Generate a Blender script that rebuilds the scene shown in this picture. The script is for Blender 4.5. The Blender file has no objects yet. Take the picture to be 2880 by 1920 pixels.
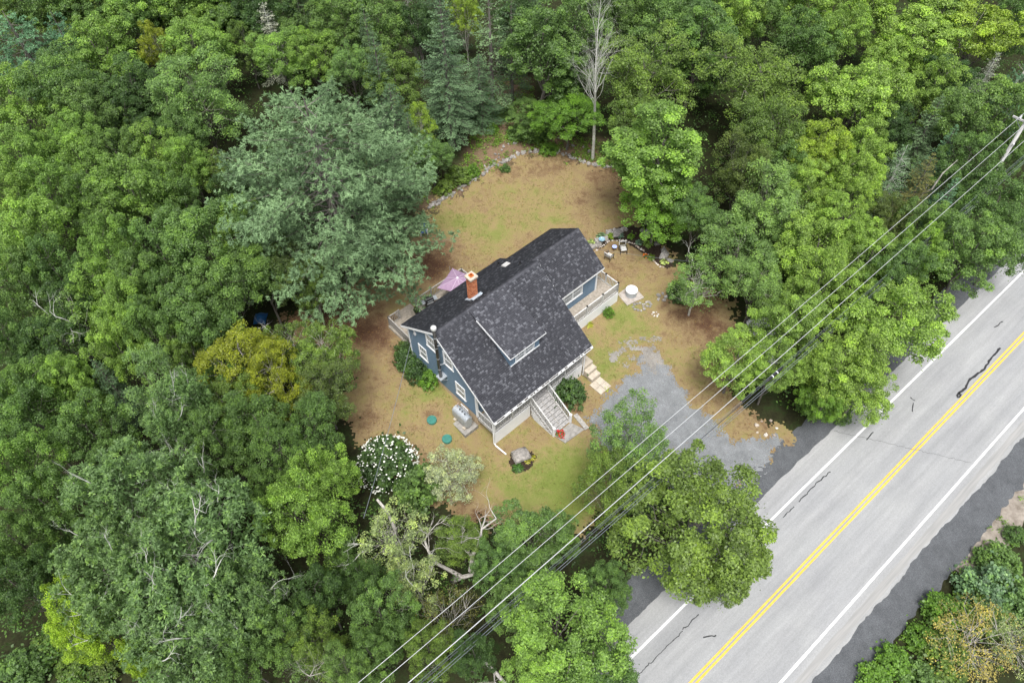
import bpy, math, random
import numpy as np
from mathutils import Vector, Matrix

# ------------------------------------------------------------------ camera, sky, sun, exposure
SC = bpy.context.scene
COL = SC.collection
R_ = math.radians
CAM_Z, FPX = 48.0, 2141.09                    # camera height (m), focal length in px of a 2880 px wide frame
PITCH, ROLL = 0.91275211, -0.02275427
_F = np.array([0, math.cos(PITCH), -math.sin(PITCH)])
_R0 = np.array([1.0, 0, 0]); _U0 = np.cross(_R0, _F)
_R = _R0 * math.cos(ROLL) + _U0 * math.sin(ROLL)
_U = -_R0 * math.sin(ROLL) + _U0 * math.cos(ROLL)
CAMP = np.array([0, 0, CAM_Z])
cd = bpy.data.cameras.new("camera"); cam = bpy.data.objects.new("camera", cd); COL.objects.link(cam)
cd.sensor_fit = 'HORIZONTAL'; cd.sensor_width = 36.0; cd.lens = FPX / 2880 * 36.0
cd.clip_start = 0.5; cd.clip_end = 3000
M = Matrix.Identity(4)
for i in range(3):
    M[i][0] = _R[i]; M[i][1] = _U[i]; M[i][2] = -_F[i]; M[i][3] = CAMP[i]
cam.matrix_world = M
SC.camera = cam

SUN_EL, SUN_ROT = R_(68), R_(180)
w = bpy.data.worlds.new("World"); SC.world = w; w.use_nodes = True
nt = w.node_tree; nt.nodes.clear()
sky = nt.nodes.new("ShaderNodeTexSky"); sky.sky_type = 'NISHITA'; sky.sun_disc = False
sky.sun_elevation = SUN_EL; sky.sun_rotation = SUN_ROT; sky.dust_density = 4.0; sky.air_density = 1.0
hs = nt.nodes.new("ShaderNodeHueSaturation"); hs.inputs['Saturation'].default_value = 0.35
bg = nt.nodes.new("ShaderNodeBackground"); bg.inputs['Strength'].default_value = 0.14
wo = nt.nodes.new("ShaderNodeOutputWorld")
nt.links.new(sky.outputs[0], hs.inputs['Color']); nt.links.new(hs.outputs[0], bg.inputs[0]); nt.links.new(bg.outputs[0], wo.inputs[0])
sd = bpy.data.lights.new("sun", 'SUN'); sd.energy = 2.1; sd.angle = R_(20); sd.color = (1.0, 0.985, 0.955)
so = bpy.data.objects.new("sun", sd); COL.objects.link(so)
sv = Vector((math.sin(SUN_ROT) * math.cos(SUN_EL), math.cos(SUN_ROT) * math.cos(SUN_EL), math.sin(SUN_EL)))
so.rotation_euler = sv.to_track_quat('Z', 'Y').to_euler(); so.location = sv * 120
SC.view_settings.view_transform = 'Standard'; SC.view_settings.look = 'None'
SC.view_settings.gamma = 1.0; SC.view_settings.use_curve_mapping = False
SC.view_settings.exposure = 0.8
SC.render.engine = 'CYCLES'
SC.cycles.max_bounces = 7; SC.cycles.diffuse_bounces = 4; SC.cycles.transparent_max_bounces = 4
SC.cycles.use_denoising = True

# ------------------------------------------------------------------ terrain and pixel -> place
HO = np.array([-1.3619, 27.1562, 0.0]); YAW = 0.72739618
HU = np.array([math.cos(YAW), math.sin(YAW), 0]); HV = np.array([-math.sin(YAW), math.cos(YAW), 0])
RAZ = R_(39.70015702755294)
RD = np.array([math.cos(RAZ), math.sin(RAZ), 0]); RN = np.array([-math.sin(RAZ), math.cos(RAZ), 0])

def sst(t):
    t = np.clip(t, 0, 1); return t * t * (3 - 2 * t)
def terr(x, y):
    dx = np.asarray(x, float) - HO[0]; dy = np.asarray(y, float) - HO[1]
    u = dx * HU[0] + dy * HU[1]; v = dx * HV[0] + dy * HV[1]
    h = 1.3 * sst((v + 0.3) / 7.5) * (1 - .75 * sst((u - 4.5) / 5))
    h = h + 0.5 * sst((v - 21) / 6)
    n = np.asarray(x) * RN[0] + np.asarray(y) * RN[1]
    return h * sst((n - 9) / 5)
def ray(x, y):
    x = x * 2880 / 2352; y = y * 2880 / 2352
    return _F * FPX + _R * (x - 1440) - _U * (y - 960)
def at(x, y, z=None, up=0.0):
    """point of the place seen at (x, y) of the 2352 px wide photograph: on level z, or on the terrain (+up)"""
    d = ray(x, y)
    zz = z if z is not None else up
    for _ in range(1 if z is not None else 6):
        P = CAMP + d * ((zz - CAM_Z) / d[2])
        if z is None: zz = float(terr(P[0], P[1])) + up
    P = P.copy(); P[2] = zz
    return P
def depth(P): return float((np.asarray(P) - CAMP) @ _F)
def mpp(P): return depth(P) / (FPX * 2352 / 2880)      # metres per photo pixel
def HW(u, v, z=0.0): return HO + HU * u + HV * v + np.array([0, 0, z])
def RW(s, n, z=0.0): return RD * s + RN * n + np.array([0, 0, z])
def to_road(P): return float(P @ RD), float(P @ RN)

# ------------------------------------------------------------------ object helpers
def tag(o, label=None, cat=None, group=None, kind=None):
    if label: o['label'] = label
    if cat: o['category'] = cat
    if group: o['group'] = group
    if kind: o['kind'] = kind
    return o
def empty(name, loc=(0, 0, 0), rz=0.0, parent=None):
    o = bpy.data.objects.new(name, None); COL.objects.link(o); o.location = Vector([float(c) for c in loc])
    o.rotation_euler = (0, 0, rz); o.empty_display_size = .2; o.parent = parent
    return o
def inst(name, mesh, parent=None, loc=(0, 0, 0), rot=(0, 0, 0), scale=(1, 1, 1)):
    o = bpy.data.objects.new(name, mesh); COL.objects.link(o); o.parent = parent
    o.location = Vector([float(c) for c in loc]); o.rotation_euler = rot; o.scale = scale
    return o

class MB:
    def __init__(s): s.v = []; s.f = []; s.t = []; s.has_t = False
    def add(s, verts, faces, tone=None):
        k = len(s.v); s.v += [tuple(map(float, p)) for p in verts]; s.f += [tuple(i + k for i in f) for f in faces]
        s.t += [0.5 if tone is None else tone] * len(verts)
        if tone is not None: s.has_t = True
        return s
    def obox(s, c, ax, half, tone=None):
        c = np.asarray(c, float); a, b, d = [np.asarray(q, float) for q in ax]
        P = [c + a * (i * half[0]) + b * (j * half[1]) + d * (k * half[2]) for k in (-1, 1) for j in (-1, 1) for i in (-1, 1)]
        return s.add(P, [(0, 2, 3, 1), (4, 5, 7, 6), (0, 1, 5, 4), (2, 6, 7, 3), (0, 4, 6, 2), (1, 3, 7, 5)], tone)
    def box(s, x0, x1, y0, y1, z0, z1, tone=None):
        return s.obox(((x0 + x1) / 2, (y0 + y1) / 2, (z0 + z1) / 2), ((1, 0, 0), (0, 1, 0), (0, 0, 1)), ((x1 - x0) / 2, (y1 - y0) / 2, (z1 - z0) / 2), tone)
    def bar(s, a, b, w, h, tone=None, up=(0, 0, 1)):
        a = np.asarray(a, float); b = np.asarray(b, float); d = b - a; L = np.linalg.norm(d); d = d / L
        up = np.asarray(up, float); sd_ = np.cross(up, d)
        if np.linalg.norm(sd_) < 1e-6: sd_ = np.array([1., 0, 0])
        sd_ /= np.linalg.norm(sd_); u2 = np.cross(d, sd_)
        return s.obox((a + b) / 2, (d, sd_, u2), (L / 2, w / 2, h / 2), tone)
    def tube(s, pts, rad, n=6, tone=None, cap=True):
        pts = [np.asarray(p, float) for p in pts]; m = len(pts)
        rad = [rad] * m if np.isscalar(rad) else rad
        V = []; Fc = []; ref = np.array([0.13, 0.31, 0.94])
        for i, p in enumerate(pts):
            t = pts[min(i + 1, m - 1)] - pts[max(i - 1, 0)]; L = np.linalg.norm(t); t = t / (L if L > 1e-9 else 1)
            if abs(t @ ref) > .95: ref = np.array([0.9, 0.1, 0.2])
            a = np.cross(t, ref); a /= np.linalg.norm(a); b = np.cross(t, a)
            for k in range(n):
                q = 2 * math.pi * k / n; V.append(p + (a * math.cos(q) + b * math.sin(q)) * rad[i])
        for i in range(m - 1):
            for k in range(n):
                k2 = (k + 1) % n; Fc.append((i * n + k, i * n + k2, (i + 1) * n + k2, (i + 1) * n + k))
        if cap:
            Fc.append(tuple(range(n))[::-1]); Fc.append(tuple((m - 1) * n + k for k in range(n)))
        return s.add(V, Fc, tone)
    def lathe(s, prof, c=(0, 0, 0), n=24, tone=None):
        """profile [(r, z)] round the vertical axis at c"""
        V = []; Fc = []; m = len(prof)
        for (r, z) in prof:
            for k in range(n):
                q = 2 * math.pi * k / n; V.append((c[0] + r * math.cos(q), c[1] + r * math.sin(q), c[2] + z))
        for i in range(m - 1):
            for k in range(n):
                k2 = (k + 1) % n; Fc.append((i * n + k, i * n + k2, (i + 1) * n + k2, (i + 1) * n + k))
        Fc.append(tuple(range(n))[::-1]); Fc.append(tuple((m - 1) * n + k for k in range(n)))
        return s.add(V, Fc, tone)
    def mesh(s, name, mat=None, smooth=False):
        me = bpy.data.meshes.new(name); me.from_pydata(s.v, [], s.f)
        if s.has_t:
            a = me.attributes.new('tone', 'FLOAT', 'POINT'); a.data.foreach_set('value', np.array(s.t, np.float32))
        if mat: me.materials.append(mat)
        if smooth: me.polygons.foreach_set('use_smooth', [True] * len(me.polygons))
        me.update(); return me
    def build(s, name, mat=None, parent=None, smooth=False, kind=None):
        o = inst(name, s.mesh(name, mat, smooth), parent)
        if kind: o['kind'] = kind
        return o

# ------------------------------------------------------------------ materials
def mat(name, col, rough=.7, spec=.3, metal=0.0, coat=0.0):
    m = bpy.data.materials.new(name); m.use_nodes = True
    b = m.node_tree.nodes['Principled BSDF']
    b.inputs['Base Color'].default_value = (*col, 1); b.inputs['Roughness'].default_value = rough
    b.inputs['Specular IOR Level'].default_value = spec; b.inputs['Metallic'].default_value = metal
    b.inputs['Coat Weight'].default_value = coat
    return m
def N(m, t, **kw):
    n = m.node_tree.nodes.new(t)
    for k, v in kw.items():
        if k in n.inputs: n.inputs[k].default_value = v
        else: setattr(n, k, v)
    return n
def L(m, a, b): m.node_tree.links.new(a, b)
def ramp(m, fac, stops):
    r = N(m, 'ShaderNodeValToRGB'); e = r.color_ramp.elements
    while len(e) < len(stops): e.new(.5)
    for i, (p, c) in enumerate(stops): e[i].position = p; e[i].color = (*c, 1)
    if fac is not None: L(m, fac, r.inputs[0])
    return r.outputs[0]
def math_(m, op, a, b=0.0):
    n = N(m, 'ShaderNodeMath', operation=op)
    for i, q in enumerate((a, b)):
        if hasattr(q, 'is_linked'): L(m, q, n.inputs[i])
        else: n.inputs[i].default_value = q
    return n.outputs[0]
def noise(m, scale, detail=4, rough=.6, vec=None, mapping=None):
    n = N(m, 'ShaderNodeTexNoise'); n.inputs['Scale'].default_value = scale; n.inputs['Detail'].default_value = detail
    n.inputs['Roughness'].default_value = rough
    if vec is None:
        tc = N(m, 'ShaderNodeTexCoord'); vec = tc.outputs['Object']
    if mapping:
        mp = N(m, 'ShaderNodeMapping'); mp.inputs['Scale'].default_value = mapping; L(m, vec, mp.inputs[0]); vec = mp.outputs[0]
    L(m, vec, n.inputs['Vector'])
    return n.outputs['Fac']
def mixc(m, fac, a, b, blend='MIX'):
    n = N(m, 'ShaderNodeMix', data_type='RGBA', blend_type=blend)
    for q, i in ((fac, 0), (a, 6), (b, 7)):
        if hasattr(q, 'is_linked'): L(m, q, n.inputs[i])
        elif i == 0: n.inputs[0].default_value = q
        else: n.inputs[i].default_value = (*q, 1)
    return n.outputs[2]
def bump(m, h, dist=.01, strength=.6):
    b = N(m, 'ShaderNodeBump'); b.inputs['Distance'].default_value = dist; b.inputs['Strength'].default_value = strength
    L(m, h, b.inputs['Height']); L(m, b.outputs[0], m.node_tree.nodes['Principled BSDF'].inputs['Normal'])
def base(m): return m.node_tree.nodes['Principled BSDF'].inputs['Base Color']
def noisy(name, c0, c1, scale=6, rough=.8, spec=.2, bd=0.0, lo=.35, hi=.65, mapping=None, detail=5, metal=0.0):
    m = mat(name, c0, rough, spec, metal); f = noise(m, scale, detail, .65, mapping=mapping)
    L(m, ramp(m, f, [(lo, c0), (hi, c1)]), base(m))
    if bd: bump(m, f, bd)
    return m

MT = {}
MT['white'] = noisy('white_paint', (.74, .75, .76), (.80, .80, .80), 3, .5, .4)
MT['white_worn'] = noisy('worn_white_paint', (.36, .35, .33), (.66, .66, .65), 9, .7, .2, mapping=(1, 1, .4))
MT['grey_wood'] = noisy('weathered_wood', (.22, .205, .19), (.43, .41, .38), 7, .85, .1, .003)
MT['board'] = noisy('deck_board_wood', (.25, .22, .18), (.40, .355, .30), 5, .85, .1, .003)
MT['stair_board'] = noisy('stair_board_wood', (.23, .225, .22), (.42, .41, .40), 6, .85, .1, .003)
MT['metal_grey'] = noisy('galvanised_metal', (.36, .39, .42), (.47, .50, .53), 8, .45, .5, metal=.35)
MT['flash'] = noisy('lead_flashing', (.30, .37, .43), (.55, .60, .65), 9, .5, .5, metal=.2)
MT['black'] = mat('black_metal', (.012, .012, .013), .45, .5)
MT['steel_dark'] = noisy('dark_stove_pipe', (.045, .042, .038), (.09, .085, .075), 6, .3, .6, metal=.7)
MT['concrete'] = noisy('concrete', (.20, .19, .175), (.33, .315, .29), 5, .9, .15, .004)
MT['pale_concrete'] = noisy('pale_concrete', (.38, .33, .265), (.50, .445, .365), 4, .9, .15, .003)
MT['tan'] = noisy('tan_foundation', (.47, .36, .24), (.58, .46, .32), 3, .9, .1)
MT['green_lid'] = noisy('green_plastic', (.035, .16, .13), (.05, .21, .17), 5, .55, .4)
MT['lilac'] = noisy('lilac_canvas', (.27, .18, .27), (.33, .23, .32), 3, .8, .1)
MT['blue_cloth'] = noisy('blue_cloth', (.01, .055, .36), (.015, .075, .45), 4, .7, .2)
MT['blue_tarp'] = noisy('blue_tarp', (.01, .07, .20), (.015, .11, .30), 4, .45, .4, .02)
MT['soil'] = noisy('dark_soil', (.022, .016, .012), (.055, .04, .03), 9, .95, .05, .03)
MT['stone'] = None
def stone_mat():
    m = mat('grey_stone', (.3, .3, .29), .9, .15)
    oi = N(m, 'ShaderNodeObjectInfo')
    f = noise(m, 5, 6, .7)
    c = ramp(m, f, [(.3, (.11, .11, .105)), (.5, (.25, .24, .23)), (.7, (.42, .40, .38))])
    t = ramp(m, oi.outputs['Random'], [(0, (.75, .74, .72)), (.5, (1.0, .97, .93)), (1, (1.35, 1.32, 1.28))])
    L(m, mixc(m, 1.0, c, t, 'MULTIPLY'), base(m)); bump(m, f, .02)
    return m
MT['stone'] = stone_mat()
def edging_mat():
    m = mat('pale_edging_stone', (.6, .55, .48), .85, .2)
    oi = N(m, 'ShaderNodeObjectInfo')
    L(m, ramp(m, oi.outputs['Random'], [(0, (.30, .24, .19)), (.5, (.46, .40, .34)), (1, (.60, .57, .53))]), base(m))
    return m
MT['edging'] = edging_mat()

def siding_mat():
    m = mat('blue_clapboard', (.08, .15, .26), .6, .3)
    tc = N(m, 'ShaderNodeTexCoord'); sx = N(m, 'ShaderNodeSeparateXYZ'); L(m, tc.outputs['Object'], sx.inputs[0])
    saw = math_(m, 'FRACT', math_(m, 'MULTIPLY', sx.outputs[2], 8.0))
    f = noise(m, 2.5, 5)
    L(m, ramp(m, f, [(.3, (.118, .182, .252)), (.7, (.15, .22, .30))]), base(m))
    bump(m, math_(m, 'SUBTRACT', 1.0, saw), .012, .8)
    return m
MT['siding'] = siding_mat()

def shingle_mat():
    m = mat('asphalt_shingle', (.05, .05, .06), .95, .1)
    a = N(m, 'ShaderNodeAttribute', attribute_name='tone')
    c = ramp(m, a.outputs['Fac'], [(0, (.047, .048, .055)), (.45, (.065, .066, .075)), (.75, (.093, .095, .106)), (1, (.14, .143, .158))])
    f = noise(m, 90, 3, .7); g = noise(m, .8, 4)
    c2 = mixc(m, .6, c, ramp(m, f, [(.3, (.45, .45, .45)), (.7, (1.5, 1.5, 1.5))]), 'MULTIPLY')
    c3 = mixc(m, .6, c2, ramp(m, g, [(.3, (.75, .75, .78)), (.7, (1.2, 1.2, 1.2))]), 'MULTIPLY')
    L(m, c3, base(m)); bump(m, f, .004)
    return m
MT['shingle'] = shingle_mat()
def brick_mat():
    m = mat('red_brick', (.4, .14, .07), .9, .1)
    a = N(m, 'ShaderNodeAttribute', attribute_name='tone')
    L(m, ramp(m, a.outputs['Fac'], [(0, (.26, .08, .045)), (.5, (.44, .15, .07)), (1, (.56, .25, .13))]), base(m))
    return m
MT['brick'] = brick_mat()
MT['mortar'] = noisy('mortar', (.50, .44, .37), (.66, .6, .53), 20, .95, .05)
MT['flue'] = mat('clay_flue', (.50, .14, .03), .8, .2)
MT['glass'] = mat('window_glass', (.30, .32, .33), .08, .6)
MT['glass_dark'] = mat('dark_window_glass', (.05, .06, .07), .06, .7)
MT['curtain'] = mat('curtain', (.55, .55, .52), .9, .1)

def foliage_mat(name, transl=.34, rough=.45, spec=.35, tip=(1.75, 1.72, 1.05)):
    m = bpy.data.materials.new(name); m.use_nodes = True; t = m.node_tree
    b = t.nodes['Principled BSDF']; b.inputs['Roughness'].default_value = rough; b.inputs['Specular IOR Level'].default_value = spec
    oi = N(m, 'ShaderNodeObjectInfo'); a = N(m, 'ShaderNodeAttribute', attribute_name='tone')
    k = ramp(m, a.outputs['Fac'], [(0, (.48, .50, .50)), (.5, (1.08, 1.08, 1.05)), (1, tip)])
    c = mixc(m, 1.0, oi.outputs['Color'], k, 'MULTIPLY')
    r = ramp(m, oi.outputs['Random'], [(0, (.86, .9, .9)), (1, (1.12, 1.08, 1.0))])
    c = mixc(m, 1.0, c, r, 'MULTIPLY')
    L(m, c, b.inputs['Base Color'])
    tr = N(m, 'ShaderNodeBsdfTranslucent'); L(m, mixc(m, 1.0, c, (1.1, 1.35, .7), 'MULTIPLY'), tr.inputs['Color'])
    mx = N(m, 'ShaderNodeMixShader'); mx.inputs[0].default_value = transl
    L(m, b.outputs[0], mx.inputs[1]); L(m, tr.outputs[0], mx.inputs[2]); L(m, mx.outputs[0], t.nodes['Material Output'].inputs[0])
    return m
MT['leaf'] = foliage_mat('broad_leaf')
MT['needle'] = foliage_mat('conifer_needle', .12, .6, .2, (1.5, 1.45, 1.4))
MT['bark'] = noisy('grey_bark', (.085, .075, .065), (.20, .185, .165), 5, .95, .05, .02, mapping=(1, 1, .25))
MT['deadwood'] = noisy('bleached_dead_wood', (.26, .24, .215), (.52, .49, .45), 6, .9, .1, .01, mapping=(1, 1, .4))
MT['lichen'] = noisy('lichen_twigs', (.36, .36, .32), (.60, .60, .55), 6, .95, .05)
# ------------------------------------------------------------------ the setting: ground, lawn, driveway, road
rs = np.random.RandomState(7)
def inpoly(x, y, poly):
    x = np.asarray(x); y = np.asarray(y); r = np.zeros(x.shape, bool); n = len(poly)
    for i in range(n):
        x1, y1 = poly[i][:2]; x2, y2 = poly[(i + 1) % n][:2]
        if y1 == y2: continue
        c = ((y1 > y) != (y2 > y)) & (x < (x2 - x1) * (y - y1) / (y2 - y1) + x1); r ^= c
    return r
def vnoise(x, y, s, seed):
    """cheap smooth 2-D value noise"""
    r = np.random.RandomState(seed); T = r.rand(64, 64)
    X = np.asarray(x) / s; Y = np.asarray(y) / s
    i = np.floor(X).astype(int); j = np.floor(Y).astype(int); fx = sst(X - i); fy = sst(Y - j)
    g = lambda a, b: T[a % 64, b % 64]
    return (g(i, j) * (1 - fx) + g(i + 1, j) * fx) * (1 - fy) + (g(i, j + 1) * (1 - fx) + g(i + 1, j + 1) * fx) * fy

def grid_sheet(name, xs, ys, keep, lift, attrs, material, zf=terr):
    X, Y = np.meshgrid(xs, ys); Z = zf(X, Y) + lift
    nx, ny = len(xs), len(ys); idx = np.arange(nx * ny).reshape(ny, nx)
    q = np.stack([idx[:-1, :-1], idx[:-1, 1:], idx[1:, 1:], idx[1:, :-1]], -1).reshape(-1, 4)
    if keep is not None:
        cx = (X[:-1, :-1] + X[1:, 1:]).ravel() / 2; cy = (Y[:-1, :-1] + Y[1:, 1:]).ravel() / 2
        q = q[keep(cx, cy)]
    used = np.unique(q); mp = -np.ones(nx * ny, int); mp[used] = np.arange(len(used)); q = mp[q]
    V = np.stack([X.ravel(), Y.ravel(), Z.ravel()], 1)[used]
    me = np_mesh(name, V, q, material)
    for k, fn in attrs.items():
        a = me.attributes.new(k, 'FLOAT', 'POINT'); a.data.foreach_set('value', fn(V[:, 0], V[:, 1]).astype(np.float32))
    o = inst(name, me); return o
def np_mesh(name, V, Q, material=None, tone=None, smooth=False):
    me = bpy.data.meshes.new(name); n = len(V); m = len(Q); k = Q.shape[1]
    me.vertices.add(n); me.vertices.foreach_set('co', np.asarray(V, np.float32).ravel())
    me.loops.add(m * k); me.loops.foreach_set('vertex_index', np.asarray(Q, np.int32).ravel())
    me.polygons.add(m); me.polygons.foreach_set('loop_start', np.arange(0, m * k, k, dtype=np.int32))
    if tone is not None:
        a = me.attributes.new('tone', 'FLOAT', 'POINT'); a.data.foreach_set('value', np.asarray(tone, np.float32))
    if material: me.materials.append(material)
    me.update(calc_edges=True); me.validate()
    return me

def px_poly(pts, z=None): return [at(x, y, z)[:2] for x, y in pts]
LAWN = px_poly([(968, 498), (1030, 449), (1080, 418), (1110, 398), (1145, 379), (1190, 356), (1230, 350), (1290, 356), (1350, 379), (1420, 389),
                (1440, 440), (1480, 520), (1540, 590), (1590, 650), (1680, 700), (1720, 800), (1690, 900), (1760, 975), (1815, 1000), (1770, 1060),
                (1620, 1110), (1480, 1120), (1380, 1190), (1310, 1240), (1230, 1225), (1080, 1195), (1000, 1150), (860, 1060), (800, 960), (790, 850), (680, 780),
                (640, 730), (760, 670), (900, 620), (930, 540)])
DRIVE = px_poly([(1348, 962), (1395, 905), (1425, 880), (1452, 862), (1475, 822), (1512, 830), (1545, 865), (1582, 925), (1628, 958), (1655, 990),
                 (1692, 1015), (1745, 1003), (1795, 1010), (1790, 1030), (1745, 1095), (1640, 1150), (1560, 1130), (1480, 1112), (1420, 1060), (1378, 1010)])
PATCH = px_poly([(1425, 820), (1470, 795), (1505, 800), (1512, 835), (1478, 842), (1430, 838)])
BED = px_poly([(1372, 575), (1378, 555), (1400, 530), (1440, 518), (1480, 528), (1512, 545), (1520, 580), (1545, 612), (1530, 618), (1500, 600),
               (1468, 580), (1442, 560), (1405, 552), (1385, 570)])
FBED = px_poly([(1178, 1045), (1222, 1036), (1232, 1048), (1222, 1070), (1196, 1092), (1178, 1086), (1172, 1066)])
BANK = px_poly([(1000, 470), (1090, 395), (1110, 330), (1115, 270), (1140, 200), (1190, 190), (1200, 250), (1240, 300), (1300, 330), (1420, 350), (1420, 385), (1230, 345), (1145, 372)])

def ground_mat():
    m = mat('forest_floor', (.05, .04, .025), 1.0, .05)
    a = N(m, 'ShaderNodeAttribute', attribute_name='red')
    f = noise(m, .9, 8, .75); g = noise(m, 6, 5, .7)
    c = ramp(m, f, [(.3, (.016, .015, .009)), (.5, (.028, .030, .014)), (.65, (.026, .048, .014)), (.8, (.045, .05, .022))])
    r = ramp(m, noise(m, 2.2, 8, .8), [(.3, (.12, .07, .045)), (.5, (.21, .14, .095)), (.62, (.13, .11, .05)), (.75, (.30, .22, .16))])
    c = mixc(m, a.outputs['Fac'], c, r)
    L(m, mixc(m, .5, c, ramp(m, g, [(.3, (.5, .5, .5)), (.7, (1.5, 1.5, 1.5))]), 'MULTIPLY'), base(m)); bump(m, g, .05)
    return m
def edge_fall(poly, d):
    """1 inside the polygon, falling to 0 at d metres outside (sampled by distance to its corners' edges)"""
    P = np.array([p[:2] for p in poly])
    def fn(x, y):
        best = np.full(x.shape, 1e9)
        for i in range(len(P)):
            a = P[i]; b = P[(i + 1) % len(P)]; e = b - a
            t = np.clip(((x - a[0]) * e[0] + (y - a[1]) * e[1]) / (e @ e), 0, 1)
            best = np.minimum(best, np.hypot(x - a[0] - t * e[0], y - a[1] - t * e[1]))
        return np.where(inpoly(x, y, poly), 1.0, np.clip(1 - best / d, 0, 1))
    return fn
bf = edge_fall(BANK, 2.0)
xs = np.concatenate([[-1500, -600, -250], np.arange(-96, 106, .8), [250, 600, 1500]])
ys = np.concatenate([[-1500, -600, -200, -60], np.arange(-20, 150, .8), [300, 700, 1500]])
g = grid_sheet('ground', xs, ys, None, 0.0, {'red': lambda x, y: bf(x, y) * .9}, ground_mat()); tag(g, kind='structure')

GREEN = [(1130, 540, 80, .40), (1110, 480, 80, .18), (1270, 490, 80, .12), (1040, 520, 60, .25), (1440, 740, 60, .55), (1400, 830, 60, .35), (1500, 850, 50, .1), (1240, 1150, 100, .6),
         (1300, 1090, 80, .5), (1120, 1110, 70, .25), (1330, 1160, 60, .4), (1000, 900, 60, .4), (930, 940, 60, .3), (1370, 860, 40, .3), (1440, 640, 50, .05), (1160, 1100, 60, .15), (1280, 440, 60, .2), (870, 830, 40, .15), (1330, 1050, 60, .35)]
BROWN = [(985, 610, 75, .65), (760, 730, 110, 1.0), (860, 780, 70, .55), (1380, 440, 80, .3), (1400, 390, 70, .35), (1180, 600, 70, .35), (1590, 730, 80, .4), (1470, 590, 60, .25), (990, 950, 30, .45),
         (1260, 360, 60, .3), (850, 960, 60, .25), (1090, 1180, 70, .4), (1640, 760, 60, .3), (960, 890, 40, .1), (1620, 700, 60, .35), (1100, 1040, 50, .1), (1020, 560, 40, .25)]
BLOB = [(at(x, y)[:2], r * mpp(at(x, y)), a) for x, y, r, a in GREEN] + [(at(x, y)[:2], r * mpp(at(x, y)), -a) for x, y, r, a in BROWN]
def lawn_mix(x, y):
    v = np.full(x.shape, .46)
    md = .45 + 1.1 * (.5 * vnoise(x, y, 1.7, 5) + .3 * vnoise(x, y, .7, 6) + .2 * vnoise(x, y, .3, 8))
    for p, r, a in BLOB: v += .6 * a * md * np.exp(-((x - p[0]) ** 2 + (y - p[1]) ** 2) / (r * r * .7))
    v += .22 * (vnoise(x, y, 2.2, 1) - .5) + .16 * (vnoise(x, y, .8, 2) - .5)
    return np.clip(v, 0, 1)
def lawn_mat():
    m = mat('dry_lawn', (.2, .16, .07), 1.0, .05)
    a = N(m, 'ShaderNodeAttribute', attribute_name='mix')
    f = noise(m, 1.3, 8, .75); s = noise(m, 11, 6, .8); fine = noise(m, 45, 3, .8)
    v = math_(m, 'ADD', a.outputs['Fac'], math_(m, 'MULTIPLY', math_(m, 'SUBTRACT', f, .5), 1.15))
    v = math_(m, 'ADD', v, math_(m, 'MULTIPLY', math_(m, 'SUBTRACT', s, .5), .85))
    c = ramp(m, v, [(.0, (.095, .052, .033)), (.22, (.165, .108, .062)), (.40, (.245, .18, .097)), (.56, (.245, .197, .088)), (.75, (.195, .20, .065)), (1.0, (.15, .185, .045))])
    c = mixc(m, .75, c, ramp(m, fine, [(.28, (.55, .53, .5)), (.5, (1, 1, 1)), (.72, (1.45, 1.43, 1.35))]), 'MULTIPLY')
    d = noise(m, .55, 9, .85)
    c = mixc(m, ramp(m, d, [(.60, (0, 0, 0)), (.74, (1, 1, 1))]), c, mixc(m, .55, c, (.11, .065, .032)))
    L(m, c, base(m)); bump(m, fine, .03, .8)
    return m
def ragged(poly, amp, seed, extra=None):
    P = poly
    def keep(x, y):
        jx = (vnoise(x, y, .55, seed) - .5) * amp * 2 + (vnoise(x, y, .16, seed + 1) - .5) * amp
        jy = (vnoise(x, y, .55, seed + 2) - .5) * amp * 2 + (vnoise(x, y, .16, seed + 3) - .5) * amp
        k = inpoly(x + jx, y + jy, P)
        return k & extra(x, y) if extra else k
    return keep
def bounds(poly, st, pad=1.0):
    P = np.array([p[:2] for p in poly]); a = P.min(0) - pad; b = P.max(0) + pad
    return np.arange(a[0], b[0], st), np.arange(a[1], b[1], st)
def soft(poly, wd, seed):
    P = np.array([p[:2] for p in poly])
    def keep(x, y):
        best = np.full(x.shape, 1e9)
        for i in range(len(P)):
            a = P[i]; b = P[(i + 1) % len(P)]; e = b - a; t = np.clip(((x - a[0]) * e[0] + (y - a[1]) * e[1]) / (e @ e), 0, 1)
            best = np.minimum(best, np.hypot(x - a[0] - t * e[0], y - a[1] - t * e[1]))
        sd_ = np.where(inpoly(x, y, P), best, -best); r = np.random.RandomState(seed)
        nz = 1.1 * (vnoise(x, y, 1.1, seed + 1) - .5) + .7 * (vnoise(x, y, .35, seed + 2) - .5) + .5 * (r.rand(*x.shape) - .5)
        return sd_ / wd + nz * 1.6 > 0
    return keep
bx, by = bounds(LAWN, .13)
lawn = grid_sheet('lawn', bx, by, soft(LAWN, .9, 11), .05, {'mix': lawn_mix}, lawn_mat()); tag(lawn, kind='structure')

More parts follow.
